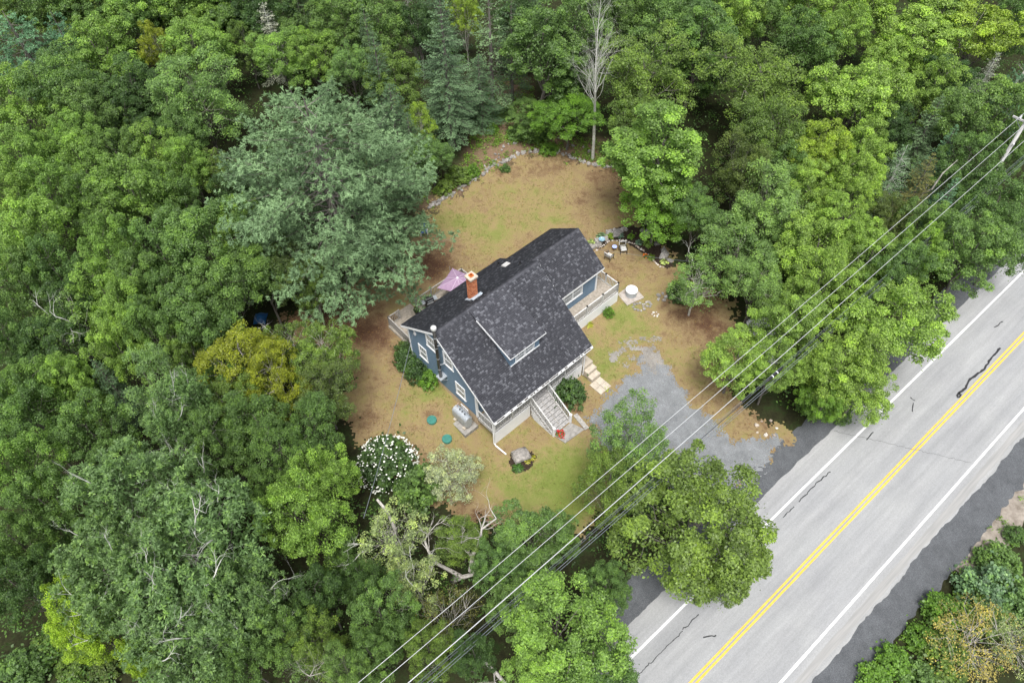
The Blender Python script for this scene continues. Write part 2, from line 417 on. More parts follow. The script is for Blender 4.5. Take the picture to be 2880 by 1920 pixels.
def gravel_mat(name, c0, c1, sc=55):
    m = mat(name, c0, 1.0, .1); vo = N(m, 'ShaderNodeTexVoronoi'); vo.inputs['Scale'].default_value = sc
    tc = N(m, 'ShaderNodeTexCoord'); L(m, tc.outputs['Object'], vo.inputs['Vector'])
    sp = N(m, 'ShaderNodeSeparateColor'); L(m, vo.outputs['Color'], sp.inputs[0])
    c = ramp(m, sp.outputs[0], [(0, c0), (.6, c1), (1, tuple(min(1, q * 1.45) for q in c1))])
    f = noise(m, .9, 7, .7)
    L(m, mixc(m, .75, c, ramp(m, f, [(.3, (.7, .7, .7)), (.7, (1.25, 1.25, 1.25))]), 'MULTIPLY'), base(m)); bump(m, sp.outputs[1], .02)
    return m
MT['gravel'] = gravel_mat('grey_gravel', (.135, .142, .146), (.205, .213, .22))
MT['dark_gravel'] = gravel_mat('dark_shoulder_gravel', (.062, .066, .071), (.105, .110, .117))
bx, by = bounds(DRIVE, .09)
patchy_old = lambda x, y: (vnoise(x, y, .13, 40) > .05) & ~((vnoise(x, y, 1.2, 41) > .86) & (vnoise(x, y, .25, 42) > .45))
drv = grid_sheet('driveway', bx, by, soft(DRIVE, .55, 21), .075, {}, MT['gravel']); tag(drv, kind='structure')
bx, by = bounds(PATCH, .09)
pt = grid_sheet('gravel_patch', bx, by, soft(PATCH, 1.3, 51), .078, {}, gravel_mat('pale_gravel', (.17, .16, .145), (.25, .235, .215))); tag(pt, kind='structure')
bx, by = bounds(BED, .12)
bd = grid_sheet('garden_soil', bx, by, ragged(BED, .08, 61), .085, {}, MT['soil']); tag(bd, kind='structure')
bx, by = bounds(FBED, .1)
bd = grid_sheet('flower_bed_soil', bx, by, ragged(FBED, .12, 65), .085, {}, MT['soil']); tag(bd, kind='structure')

def road_mat():
    m = mat('worn_asphalt', (.27, .275, .28), .95, .15)
    tc = N(m, 'ShaderNodeTexCoord'); sx = N(m, 'ShaderNodeSeparateXYZ'); L(m, tc.outputs['Object'], sx.inputs[0])
    st = noise(m, .6, 6, .7, mapping=(.18, 2.6, 1)); big = noise(m, .25, 5, .6); fine = noise(m, 14, 6, .85)
    c = ramp(m, st, [(.3, (.240, .243, .244)), (.5, (.28, .283, .284)), (.68, (.318, .321, .321))])
    c = mixc(m, .8, c, ramp(m, fine, [(.3, (.72, .72, .73)), (.5, (1, 1, 1)), (.7, (1.25, 1.25, 1.25))]), 'MULTIPLY')
    c = mixc(m, .6, c, ramp(m, big, [(.3, (.88, .88, .9)), (.7, (1.1, 1.1, 1.08))]), 'MULTIPLY')
    wob = math_(m, 'MULTIPLY', math_(m, 'SUBTRACT', noise(m, .35, 4, .6, mapping=(.5, 1, 1)), .5), .9)
    yy = math_(m, 'DIVIDE', math_(m, 'ADD', math_(m, 'ADD', sx.outputs[1], wob), 2.3), 9.4)
    tr = ramp(m, yy, [(0, (1.06, 1.05, 1.03)), (.13, (1, 1, 1)), (.20, (.86, .87, .88)), (.27, (1.03, 1.03, 1.03)), (.38, (.88, .89, .9)), (.47, (1.02, 1.02, 1.02)), (.57, (.88, .89, .9)), (.66, (1.04, 1.04, 1.04)), (.75, (.88, .89, .9)), (.86, (1, 1, 1)), (1, (1.03, 1.02, 1.0))])
    c = mixc(m, .5, c, tr, 'MULTIPLY')
    spot = noise(m, 1.1, 8, .8, mapping=(.6, 1, 1)); c = mixc(m, ramp(m, spot, [(.62, (0, 0, 0)), (.74, (.45, .45, .45))]), c, (.14, .14, .14))
    L(m, c, base(m)); bump(m, fine, .006)
    return m
def road_strip(name, s0, s1, n0, n1, z, material, j0=0.0, j1=0.0, ds=.22, seed=3, rows=4, parent=None):
    """strip along the road in the road's own axes, with uneven edges"""
    s = np.arange(s0, s1 + ds, ds)
    e0 = n0 + j0 * ((vnoise(s, s * 0, .8, seed) - .5) * .9 + (vnoise(s, s * 0, 4.5, seed + 5) - .5) * .7 + (vnoise(s, s * 0, .3, seed + 9) - .5) * .8)
    e1 = n1 + j1 * ((vnoise(s, s * 0, .8, seed + 1) - .5) * .9 + (vnoise(s, s * 0, 4.5, seed + 6) - .5) * .7 + (vnoise(s, s * 0, .3, seed + 11) - .5) * .8)
    V = np.concatenate([np.stack([s, e0 + (e1 - e0) * k / (rows - 1), np.full(s.shape, z)], 1) for k in range(rows)])
    n = len(s); q = []
    for k in range(rows - 1):
        i = np.arange(n - 1) + k * n; q.append(np.stack([i, i + 1, i + 1 + n, i + n], 1))
    o = inst(name, np_mesh(name, V, np.concatenate(q), material), parent)
    return o
S0, S1 = -140, 260
for nm, a, b, ja, jb, z, mt in (('gravel_shoulder', -4.2, -1.9, .3, .1, .012, MT['dark_gravel']), ('gravel_shoulder', 6.8, 8.9, .1, .3, .014, MT['dark_gravel'])):
    o = road_strip(nm, S0, S1, a, b, z, mt, ja, jb, seed=int(abs(a) * 10)); o.rotation_euler = (0, 0, RAZ); tag(o, kind='structure')
pb = road_strip('roadside_soil', 33, 46, -5.6, -3.9, .010, noisy('pale_roadside_soil', (.16, .135, .11), (.31, .275, .235), 1.6, 1, .05, .03, detail=9), .5, .3, seed=90)
pb.rotation_euler = (0, 0, RAZ); tag(pb, kind='structure')
road = road_strip('road', S0, S1, -2.28, 7.05, .03, road_mat(), .16, .10, seed=7, rows=16); road.rotation_euler = (0, 0, RAZ); tag(road, kind='structure')
MT['yellow'] = noisy('yellow_road_paint', (.60, .36, .05), (.70, .45, .09), 7, .8, .2)
MT['line'] = noisy('white_road_paint', (.50, .50, .50), (.74, .74, .73), 9, .8, .2)
MT['tar'] = mat('crack_tar', (.02, .02, .022), .6, .4)
for nm, c, hw, mt in (('yellow_line', 2.335, .065, 'yellow'), ('yellow_line', 2.085, .065, 'yellow'), ('white_line', 5.59, .075, 'line'), ('white_line', -1.15, .075, 'line')):
    road_strip(nm, S0, S1, c - hw, c + hw, .034, MT[mt], .012, .012, ds=.3, seed=int(30 + c * 10), rows=2, parent=road)
seam = road_strip('wear_band', S0, S1, -2.1, -1.62, .0335, noisy('worn_edge_asphalt', (.24, .24, .235), (.31, .305, .295), 2, .95, .1, mapping=(.15, 3, 1)), .1, .06, seed=77, rows=3, parent=road)
CR = [([(1414, 910), (1419, 903), (1434, 891), (1437, 883), (1444, 870), (1461, 848), (1471, 829), (1484, 814), (1498, 799)], .07, (784, 0)),
      ([(2198, 910), (2203, 902), (2218, 891), (2221, 883), (2228, 870), (2261, 848), (2271, 829), (2284, 814), (2298, 799)], .085, (0, 0))]
def crack(pts, wd, seed):
    r = np.random.RandomState(seed); P = []
    for i in range(len(pts) - 1):
        a = np.array(pts[i], float); b = np.array(pts[i + 1], float); n = max(2, int(np.linalg.norm(b - a) / 5))
        for k in range(n): P.append(a + (b - a) * k / n + r.randn(2) * (1.0 if k else .2))
    P.append(np.array(pts[-1], float))
    Q = [to_road(at(p[0], p[1], .03)) for p in P]; mb = MB(); V = []; Fc = []
    for i, q in enumerate(Q):
        d = np.array(Q[min(i + 1, len(Q) - 1)]) - np.array(Q[max(i - 1, 0)]); d /= np.linalg.norm(d) + 1e-9
        ww = wd * (.6 + .6 * r.rand()) * .5
        V += [(q[0] - d[1] * ww, q[1] + d[0] * ww, .0365), (q[0] + d[1] * ww, q[1] - d[0] * ww, .0365)]
        if i: Fc.append((2 * i - 2, 2 * i - 1, 2 * i + 1, 2 * i))
    mb.add(V, Fc); mb.build('crack', MT['tar'], road)
crack(CR[1][0], .16, 1)
crack([(2198, 910), (2204, 912), (2207, 905), (2202, 902)], .14, 2)
crack([(2095, 945), (2097, 930), (2098, 925)], .08, 3); crack([(2091, 912), (2102, 920)], .09, 4); crack([(2283, 752), (2303, 738)], .09, 5)
crack([(1835, 1152), (1862, 1122), (1880, 1105), (1908, 1083)], .07, 6); crack([(1798, 1188), (1824, 1163)], .06, 7)
crack([(1568, 1445), (1605, 1410)], .06, 8); crack([(1615, 1463), (1645, 1458)], .08, 9); crack([(1455, 1560), (1510, 1505), (1568, 1448)], .05, 10)
crack([(1915, 990), (2000, 1008), (2100, 1032), (2230, 1062)], .022, 11); crack([(2006, 992), (1990, 1010)], .08, 12)
# ------------------------------------------------------------------ the house
house = empty('house', HO, YAW)
tag(house, 'blue clapboard cottage with charcoal shingle roof, white trim and wooden decks', 'house')
UX, VY, ZZ = np.array([1., 0, 0]), np.array([0, 1., 0]), np.array([0, 0, 1.])
MS, MBK = .7638, .685                          # slopes of the front and back of the main roof
def zr(v): return 3.91 + MS * v if v <= 5.8 else 8.34 - MBK * (v - 5.8)
def prism(prof, u0, u1, name, m, parent=house):
    """profile in (v, z) extruded from u0 to u1"""
    n = len(prof); mb = MB()
    mb.add([(u0, v, z) for v, z in prof] + [(u1, v, z) for v, z in prof],
           [tuple(range(n)), tuple(range(n, 2 * n))[::-1]] + [((i + 1) % n, i, n + i, n + (i + 1) % n) for i in range(n)])
    return mb.build(name, m, parent)
UL, UR = .3, 9.29
prism([(2.25, 1.85), (9.6, 1.85), (9.6, zr(9.6) - .17), (5.8, zr(5.8) - .17), (2.25, zr(2.25) - .17)], UL, UR, 'wall', MT['siding'])
prism([(2.3, -.3), (9.55, -.3), (9.55, 1.85), (2.3, 1.85)], UL + .05, UR - .05, 'foundation', MT['tan'])
for u0, u1, v0, v1, zt in ((UL - .03, UL + .12, 2.13, 2.27, zr(2.2) - .16), (UR - .12, UR + .03, 2.13, 2.27, zr(2.2) - .16), (UL - .03, UL + .1, 9.5, 9.63, zr(9.55) - .16), (UR - .1, UR + .03, 9.5, 9.63, zr(9.55) - .16)):
    MB().box(u0, u1, v0, v1, 1.8, zt).build('corner_trim', MT['white'], house)

def slope_shingles(name, parent, o, ulen, upv, slen, nrm, seed, skip=None, lift=.0):
    """courses of laid tabs on a roof slope: o = eave corner, u along the eave, upv up the slope"""
    r = np.random.RandomState(seed); o = np.asarray(o, float); V = []; Q = []; T = []
    ue = UX; k = int(slen / .145); ex = slen / k
    for c in range(k):
        x = -r.rand() * .2; y0 = c * ex
        while x < ulen:
            wd = r.choice([.11, .14, .17, .22]) * (.85 + .3 * r.rand()); a = max(x, 0); b = min(x + wd - .006, ulen); x += wd
            if b - a < .02: continue
            if skip is not None and skip((a + b) / 2, y0): continue
            t = r.choice([.018, .026]); tn = r.rand(); tn = .05 + .45 * tn if tn < .72 else (.55 + .2 * r.rand() if tn < .88 else .8 + .2 * r.rand())
            lo = o + ue * a + upv * (y0 - .012); hi = o + ue * a + upv * (y0 + ex + .01); du = ue * (b - a)
            i = len(V); V += [lo + nrm * t, lo + du + nrm * t, hi + du + nrm * .006, hi + nrm * .006, lo, lo + du]
            Q += [(i, i + 1, i + 2, i + 3), (i + 4, i + 5, i + 1, i)]; T += [tn] * 6
    me = np_mesh(name, np.array(V) + nrm * lift, np.array(Q), MT['shingle'], T)
    s = inst(name, me, parent); s['kind'] = 'stuff'; return s
def unit(a): a = np.asarray(a, float); return a / np.linalg.norm(a)
def gable_roof(name, u0, u1, vf, zf, vrg, zrg, vb, zb, seed, th=.14, parent=house):
    m = MB(); k = th
    m.add([(u, v, z + d) for u in (u0, u1) for d in (0, -k) for v, z in ((vf, zf), (vrg, zrg), (vb, zb))],
          [(0, 6, 7, 1), (1, 7, 8, 2), (3, 4, 10, 9), (4, 5, 11, 10), (0, 3, 9, 6), (2, 8, 11, 5), (0, 1, 4, 3), (1, 2, 5, 4), (6, 9, 10, 7), (7, 10, 11, 8)])
    rf = m.build(name, MT['shingle'], parent)
    for (va, za), (vb_, zb_), sd in (((vf, zf), (vrg, zrg), 1), ((vb, zb), (vrg, zrg), 2)):
        up = unit((0, vrg - va, zrg - za)); nr = unit(np.cross(UX, up)); nr = nr if nr[2] > 0 else -nr
        slope_shingles('shingles', rf, (u0 - .015, va, za), u1 - u0 + .03, up, math.hypot(vrg - va, zrg - za), nr, seed + sd, lift=.006)
    rr = np.random.RandomState(seed + 9); u = u0; rc = MB()               # ridge caps
    while u < u1 - .02:
        e = min(u + .24, u1); tn = .15 + .5 * rr.rand()
        for s_, (va, za) in ((-1, (vf, zf)), (1, (vb, zb))):
            d = unit((0, va - vrg, za - zrg)); nr = unit(np.cross(UX, d)); nr = nr if nr[2] > 0 else -nr
            A = np.array([u, vrg, zrg]) + nr * .035; B = np.array([e, vrg, zrg]) + nr * .028
            rc.add([A, B, B + d * .15, A + d * .15, A + d * .15 - nr * .02, B + d * .15 - nr * .02], [(0, 1, 2, 3), (3, 2, 5, 4)], tn)
        u = e
    rc.build('ridge_cap', MT['shingle'], rf)
    # white boards along eaves and rakes
    f = MB(); f.box(u0, u1, vf - .028, vf - .002, zf - .19, zf - .01).build('fascia', MT['white'], rf)
    f = MB(); f.box(u0, u1, vb + .002, vb + .028, zb - .19, zb - .01).build('fascia', MT['white'], rf)
    for uu in (u0 - .015, u1 + .015):
        for (va, za) in ((vf, zf), (vb, zb)):
            d = np.array([0, vrg - va, zrg - za]); a = np.array([uu, va, za - .115]); MB().bar(a, a + d, .028, .17).build('rake_board', MT['white'], rf)
    return rf
main_roof = gable_roof('roof', 0, 9.59, 0, 3.91, 5.8, 8.34, 9.93, 5.51, 100)
g_ = MB()                                       # gutter: an open trough with debris along the front eave
g_.box(-.02, 9.6, -.15, -.135, 3.74, 3.86); g_.box(-.02, 9.6, -.15, -.03, 3.735, 3.75); g_.box(-.02, -.005, -.15, -.03, 3.75, 3.86); g_.box(9.585, 9.6, -.15, -.03, 3.75, 3.86)
gt = g_.build('gutter', MT['white'], house)
lb = MB(); r_ = random.Random(3)
for _ in range(46):
    u = r_.uniform(.1, 9.4); lb.box(u, u + r_.uniform(.05, .3), -.128, -.045, 3.752, 3.80 + r_.uniform(0, .04))
lb.build('gutter_debris', MT['soil'], gt)['kind'] = 'stuff'
ds = MB(); ds.tube([(9.45, -.09, 3.75), (9.45, -.02, 3.55), (9.3, .32, 3.3), (9.3, .32, .2)], .045, 6).build('downspout', MT['white'], house)
ds = MB(); ds.tube([(.12, -.09, 3.76), (.16, .05, 3.55), (.2, .36, 3.2), (.2, .36, .55), (.24, .2, .30), (.36, -.75, .16)], [.055] * 6, 8).build('downspout', MT['white'], house)

# windows: c = centre on the wall plane, rt / up / nr = the wall's axes
def window(c, rt, nr, wd, ht, lights=1, grid=True, parent=house, glass='glass', trim=.11):
    c = np.asarray(c, float); rt = np.asarray(rt, float); nr = np.asarray(nr, float); ax = (rt, ZZ, nr)
    f = MB(); hw, hh = wd / 2, ht / 2
    f.obox(c + ZZ * (hh - trim / 2) + nr * .02, ax, (hw, trim / 2, .025)); f.obox(c - ZZ * (hh - trim / 2) + nr * .026, ax, (hw + .03, trim / 2, .031))
    for s in (-1, 1): f.obox(c + rt * s * (hw - trim / 2) + nr * .018, ax, (trim / 2, hh - trim - .002, .023))
    iw = (wd - 2 * trim) / lights
    for k in range(1, lights): f.obox(c + rt * (-hw + trim + iw * k) + nr * .019, ax, (.05, hh - trim - .002, .024))
    win = f.build('window', MT['white'], parent)
    for k in range(lights):
        cc = c + rt * (-hw + trim + iw * (k + .5)); pw = iw / 2 - (.055 if lights > 1 else .003)
        s = MB(); ph = hh - trim
        s.obox(cc + nr * .014, ax, (pw, .022, .014))
        for q in (-1, 1):
            s.obox(cc + rt * q * (pw - .018) + nr * .012, ax, (.018, ph - .002, .012)); s.obox(cc + ZZ * q * (ph - .018) + nr * .0125, ax, (pw - .036, .018, .0125))
        if grid:
            for q in (-.33, .33): s.obox(cc + rt * q * pw + ZZ * ph * .5 + nr * .010, ax, (.009, ph * .46, .010))
        s.build('sash', MT['white'], win)
        for q, gm in ((.5, glass), (-.5, glass)):
            MB().obox(cc + ZZ * ph * q + nr * .004, ax, (pw - .036, ph * .5 - .03, .004)).build('pane', MT[gm], win)
    return win
for (vc, zc, wd, ht) in ((6.78, 6.12, 1.05, 1.5), (4.93, 5.80, 1.02, 1.5), (3.85, 3.28, 1.05, 1.5), (8.02, 3.75, .95, 1.5)):
    window((UL, vc, zc), -VY, -UX, wd, ht)
window((UL + .0, 3.6, 1.25), -VY, -UX, .8, .55, grid=False, glass='glass_dark', trim=.06)

# dormer
dz, dv = 5.32, 1.85
zd = lambda v: 6.9 + (v - 1.5) * (8.3 - 6.9) / (5.7 - 1.5)
D0, D1 = 3.3, 6.02
md = MB(); md.add([(D0, dv, zr(dv) - .1), (D0, dv, zd(dv) - .13), (D0, 5.6, zd(5.6) - .13), (D0, 5.6, zr(5.6) - .1), (D1, dv, zr(dv) - .1), (D1, dv, zd(dv) - .13), (D1, 5.6, zd(5.6) - .13), (D1, 5.6, zr(5.6) - .1)],
                  [(0, 1, 2, 3), (4, 7, 6, 5), (0, 4, 5, 1), (2, 6, 7, 3), (1, 5, 6, 2), (0, 3, 7, 4)])
dorm = md.build('dormer', MT['siding'], house)
dm = MB(); a0, a1 = 3.0, 6.3
P0 = [(u, v, z + d) for u in (a0, a1) for d in (0, -.12) for v, z in ((1.5, 6.9), (5.75, zd(5.75)))]
dm.add(P0, [(0, 4, 5, 1), (2, 3, 7, 6), (0, 2, 6, 4), (1, 5, 7, 3), (0, 1, 3, 2), (4, 6, 7, 5)])
dr = dm.build('dormer_roof', MT['shingle'], house)
up = unit((0, 4.25, zd(5.75) - 6.9)); slope_shingles('shingles', dr, (a0 - .015, 1.5, 6.9), a1 - a0 + .03, up, math.hypot(4.25, zd(5.75) - 6.9), unit((0, -up[2], up[1])), 140, lift=.006)
MB().box(a0, a1, 1.472, 1.498, 6.80, 6.89).build('fascia', MT['white'], dr)
for uu in (a0 - .015, a1 + .015): MB().bar((uu, 1.5, 6.79), (uu, 4.9, zd(4.9) - .11), .028, .15).build('rake_board', MT['white'], dr)
window((4.62, dv, 5.88), UX, -VY, 1.8, .92, lights=2, grid=True, trim=.1)
MB().box(D0 - .03, D1 + .03, dv - .035, dv - .002, 5.38, 5.47).build('dormer_sill', MT['white'], house)

# chimney
cu, cv, ch = 4.42, 6.95, .26
mo = MB().box(cu - ch + .012, cu + ch - .012, cv - ch + .012, cv + ch - .012, 7.2, 9.62); chim = mo.build('chimney', MT['mortar'], house)
bk = MB(); rr = np.random.RandomState(5); z = 7.25; row = 0
while z < 9.58:
    for ax in range(4):
        x = -ch + (.1 if row % 2 else 0.0)
        xs_ = [-ch] + list(np.arange(-ch + (.065 if row % 2 else .13), ch - .02, .13)) + [ch]
        for a, b in zip(xs_[:-1], xs_[1:]):
            m_, hw = (a + b) / 2, (b - a) / 2 - .008
            if hw < .015: continue
            off = ch - .012 + rr.rand() * .006
            p = {0: (cu + m_, cv - off, 0), 1: (cu + m_, cv + off, 0), 2: (cu - off, cv + m_, 0), 3: (cu + off, cv + m_, 0)}[ax]
            h3 = (hw, .014, .028) if ax < 2 else (.014, hw, .028)
            bk.obox((p[0], p[1], z + .03), (UX, VY, ZZ), h3, rr.rand())
    z += .073; row += 1
bk.build('bricks', MT['brick'], chim)['kind'] = 'stuff'
MB().box(cu - .34, cu + .34, cv - .34, cv + .34, 9.62, 9.75).build('chimney_cap', MT['pale_concrete'], chim)
fl = MB(); fl.box(cu - .14, cu + .14, cv - .14, cv + .14, 9.75, 9.86)
fl.build('flue', MT['flue'], chim)
MB().box(cu - .09, cu + .09, cv - .09, cv + .09, 9.861, 9.866).build('flue_hole', mat('dark_flue_red', (.16, .035, .008), .9, .1), chim)  # thin plate in a darker red on the solid flue, marking its opening
fs = MB(); rr = np.random.RandomState(8)
for k in range(9):
    a = -.42 + .105 * k; v0 = cv - ch - .24 - .09 * rr.rand(); fs.add([(cu + a, v0, zr(v0) + .05), (cu + a + .115, v0 + .04 * rr.rand(), zr(v0) + .06), (cu + a + .115, cv - ch + .01, zr(cv - ch) + .18), (cu + a, cv - ch + .01, zr(cv - ch) + .2)], [(0, 1, 2, 3)])
for s in (-1, 1):
    uu = cu + s * (ch + .1); fs.add([(uu - .12, cv - ch, zr(cv - ch) + .05), (uu + .12, cv - ch, zr(cv - ch) + .05), (uu + .12, cv + ch + .1, zr(cv + ch + .1) + .05), (uu - .12, cv + ch + .1, zr(cv + ch + .1) + .05)], [(0, 1, 2, 3)])
fs.build('flashing', MT['flash'], chim)

# stove pipe on the left gable
sp_ = MB(); sp_.tube([(-.07, 5.58, 3.65), (-.07, 5.58, 9.0)], .115, 14); pipe = sp_.build('stove_pipe', MT['steel_dark'], house, True)
MB().lathe([(.12, 9.0), (.2, 9.05), (.2, 9.22), (.16, 9.27), (.01, 9.32)], (-.07, 5.58, 0), 16).build('pipe_cap', mat('pale_steel', (.62, .62, .60), .4, .5, .3), pipe)
for z in (4.55, 5.8, 7.0, 8.1): MB().lathe([(.122, z), (.122, z + .06)], (-.07, 5.58, 0), 14).build('pipe_band', MT['metal_grey'], pipe)
for z in (5.2, 7.35): MB().bar((-.07, 5.45, z), (.3, 5.25, z), .05, .03).bar((-.07, 5.7, z), (.3, 5.95, z), .05, .03).build('pipe_bracket', MT['metal_grey'], pipe)
MB().box(-.30, .3, 5.3, 5.86, 3.55, 3.65).bar((-.25, 5.35, 3.58), (.29, 5.35, 3.1), .04, .04).bar((-.25, 5.8, 3.58), (.29, 5.8, 3.1), .04, .04).build('pipe_base', MT['metal_grey'], pipe)
MB().box(.02, .32, 5.45, 5.72, 7.55, 7.68).build('pipe_bracket', MT['white'], pipe)
# roof vents
MB().add([(8.45, 8.0, zr(8.0) + .05), (9.0, 8.0, zr(8.0) + .05), (9.0, 8.45, zr(8.45) + .20), (8.45, 8.45, zr(8.45) + .2), (8.45, 8.45, zr(8.45)), (9.0, 8.45, zr(8.45)), (8.45, 8.0, zr(8) - .05), (9, 8.0, zr(8) - .05)],
         [(0, 1, 2, 3), (3, 2, 5, 4), (0, 3, 4, 6), (1, 7, 5, 2), (0, 6, 7, 1)]).build('roof_vent', noisy('grey_vent', (.38, .37, .36), (.5, .49, .47), 6), house)
for u, v in ((8.7, 9.05), (9.0, 7.0)): MB().lathe([(.13, 0), (.1, .06), (.055, .1), (.055, .34)], (u, v, zr(v)), 10).build('vent_stack', MT['black'], house)

# wing
WE, WR = 4.0, 6.15
prism([(5.0, 1.3), (10.3, 1.3), (10.3, 4.0), (7.63, 6.0), (5.0, 4.1)], UR - .02, 15.5, 'wing_wall', MT['siding'])
prism([(5.05, -.2), (10.25, -.2), (10.25, 1.3), (5.05, 1.3)], UR - .02, 15.45, 'foundation', MT['tan'])
gable_roof('wing_roof', UR + .0, 15.85, 4.64, WE, 7.63, WR, 10.62, WE, 200)
MB().box(15.38, 15.53, 4.94, 5.02, 1.42, 4.05).build('corner_trim', MT['white'], house)
MB().box(9.31, 15.4, 4.62, 4.98, 3.80, 3.84).build('soffit', MT['white'], house)
window((12.75, 5.0, 2.85), UX, -VY, 2.25, 1.35, lights=2, grid=False, trim=.12)

# railings, decks, porch, steps
BAL = {}
def baluster_mesh(h, mt):
    k = (round(h, 3), mt)
    if k not in BAL: BAL[k] = MB().box(-.02, .02, -.02, .02, 0, h).mesh('baluster', MT[mt])
    return BAL[k]
def railing(parent, a, b, z0, z1, mt='white_worn', posts=2, hgt=1.0, ph=1.06, gap=.15, cap='rail', pw=.05, capdark=False):
    """railing from a to b (u, v) over a floor that goes from z0 to z1"""
    a = np.array([a[0], a[1], z0]); b = np.array([b[0], b[1], z1]); d = b - a; Lh = math.hypot(d[0], d[1])
    MB().bar(a + ZZ * hgt, b + ZZ * hgt, .09, .05).build('rail', MT[mt], parent)
    MB().bar(a + ZZ * .1, b + ZZ * .1, .06, .05).build('rail', MT[mt], parent)
    n = max(1, int(Lh / gap)); me = baluster_mesh(hgt - .16, mt)
    for i in range(1, n): inst('baluster', me, parent, a + d * (i / n) + ZZ * .12, (0, 0, 0))
    for i in range(posts):
        p = a + d * (i / max(1, posts - 1)); o = MB().box(p[0] - pw, p[0] + pw, p[1] - pw, p[1] + pw, p[2] - .05, p[2] + ph).build('post', MT[mt], parent)
        if capdark: MB().box(p[0] - .07, p[0] + .07, p[1] - .07, p[1] + .07, p[2] + ph, p[2] + ph + .04).build('post_cap', MT['black'], o)
def boards(parent, u0, u1, v0, v1, z, along='u', wd=.14, mt='board', name='deck_board', th=.035):
    n = max(1, int(round(((v1 - v0) if along == 'u' else (u1 - u0)) / wd))); st = ((v1 - v0) if along == 'u' else (u1 - u0)) / n
    rr = random.Random(int(u0 * 100 + v0 * 10))
    for i in range(n):
        dz_ = rr.uniform(-.004, .004); c = i * st
        m_ = MB().box(u0, u1, v0 + c + .004, v0 + c + st - .006, z - th + dz_, z + dz_) if along == 'u' else MB().box(u0 + c + .004, u0 + c + st - .006, v0, v1, z - th + dz_, z + dz_)
        m_.build(name, MT[mt], parent)
porch = MB().box(.4, 9.2, .52, 2.24, 1.36, 1.55).build('front_porch', MT['grey_wood'], house)
boards(porch, .36, 9.24, .46, 2.24, 1.6, 'u', mt='stair_board')
for a, b, n in (((.38, .5), (3.9, .5), 3), ((5.66, .5), (9.2, .5), 3)): railing(porch, a, b, 1.6, 1.6, posts=n)
railing(porch, (.38, .5), (.38, 2.1), 1.6, 1.6, posts=0)
railing(porch, (9.2, 1.35), (9.2, 2.2), 1.6, 1.6, posts=1)
for u in (.4, 2.15, 3.95, 5.66, 7.4, 9.18): MB().box(u - .06, u + .06, .44, .56, 1.55, zr(.5) - .16).build('post', MT['white'] if u < 1 else MT['white_worn'], porch)
MB().box(.3, 9.28, .42, .58, zr(.5) - .36, zr(.5) - .18).build('beam', MT['white'], porch)
for u0, u1 in ((.36, 3.85), (5.7, 9.24)): MB().box(u0, u1, .44, .47, -.15, 1.5).build('skirt', MT['white'], porch)
MB().box(9.22, 9.25, .48, 2.2, -.15, 1.5).build('skirt', MT['white'], porch)
MB().box(.34, .37, .47, 2.2, 1.3, 1.52).build('rim_board', MT['grey_wood'], porch)
steps = MB().bar((3.95, .4, 1.4), (3.95, -1.98, .02), .05, .28).bar((5.6, .4, 1.4), (5.6, -1.98, .02), .05, .28).bar((4.8, .4, 1.36), (4.8, -1.9, .0), .05, .26).build('front_steps', MT['grey_wood'], house)
for i in range(9):
    z = 1.6 - .16 * (i + 1); v = .44 - .262 * i
    for k in (0, 1): MB().box(3.86, 5.7, v - .131 * (k + 1) + .005, v - .131 * k - .005, z - .035, z).build('tread', MT['stair_board'], steps)
    MB().box(3.93, 5.63, v - .002, v + .016, z, z + .125).build('riser', MT['stair_board'], steps)
for u in (3.93, 5.63): railing(steps, (u, .42), (u, -1.93), 1.52, .1, posts=0, hgt=.98)
for u in (3.93, 5.63):
    p = MB().box(u - .07, u + .07, -2.02, -1.88, -.05, 1.08).build('post', MT['white'], steps)
    MB().box(u - .09, u + .09, -2.04, -1.86, 1.08, 1.12).build('post_cap', MT['white'], p)
lt = MB()
for k in range(-6, 22):
    for sg in (-1, 1):
        a = np.array([3.86, .4 - .14 * k, 0.0]); 
        v0 = a[1]; pts = []
        for t in np.linspace(0, 1.5, 16):
            vv = v0 - t * .9 if sg > 0 else v0 - 1.35 + t * .9; zz = t
            if -1.85 < vv < .38 and zz < 1.38 + (vv - .4) * .585: pts.append((vv, zz))
        if len(pts) > 1: lt.bar((3.86 + .006 * sg, pts[0][0], pts[0][1]), (3.86 + .006 * sg, pts[-1][0], pts[-1][1]), .01, .035, up=(1, 0, 0))
lt.build('lattice', MT['white_worn'], steps)['kind'] = 'stuff'

side = MB().box(9.3, 16.55, 3.64, 4.98, 1.22, 1.35).box(15.55, 16.55, 4.98, 7.6, 1.22, 1.35).build('side_deck', MT['grey_wood'], house)
boards(side, 9.3, 16.6, 3.58, 4.99, 1.4, 'u'); boards(side, 15.52, 16.6, 4.995, 7.7, 1.4, 'v')
railing(side, (9.4, 3.6), (16.6, 3.6), 1.4, 1.4, posts=5, capdark=True); railing(side, (16.6, 3.6), (16.6, 7.6), 1.4, 1.4, posts=4, capdark=True)
MB().box(9.3, 16.66, 3.53, 3.56, -.15, 1.36).build('skirt', MT['white'], side); MB().box(16.64, 16.67, 3.565, 7.7, -.15, 1.36).build('skirt', MT['white'], side)

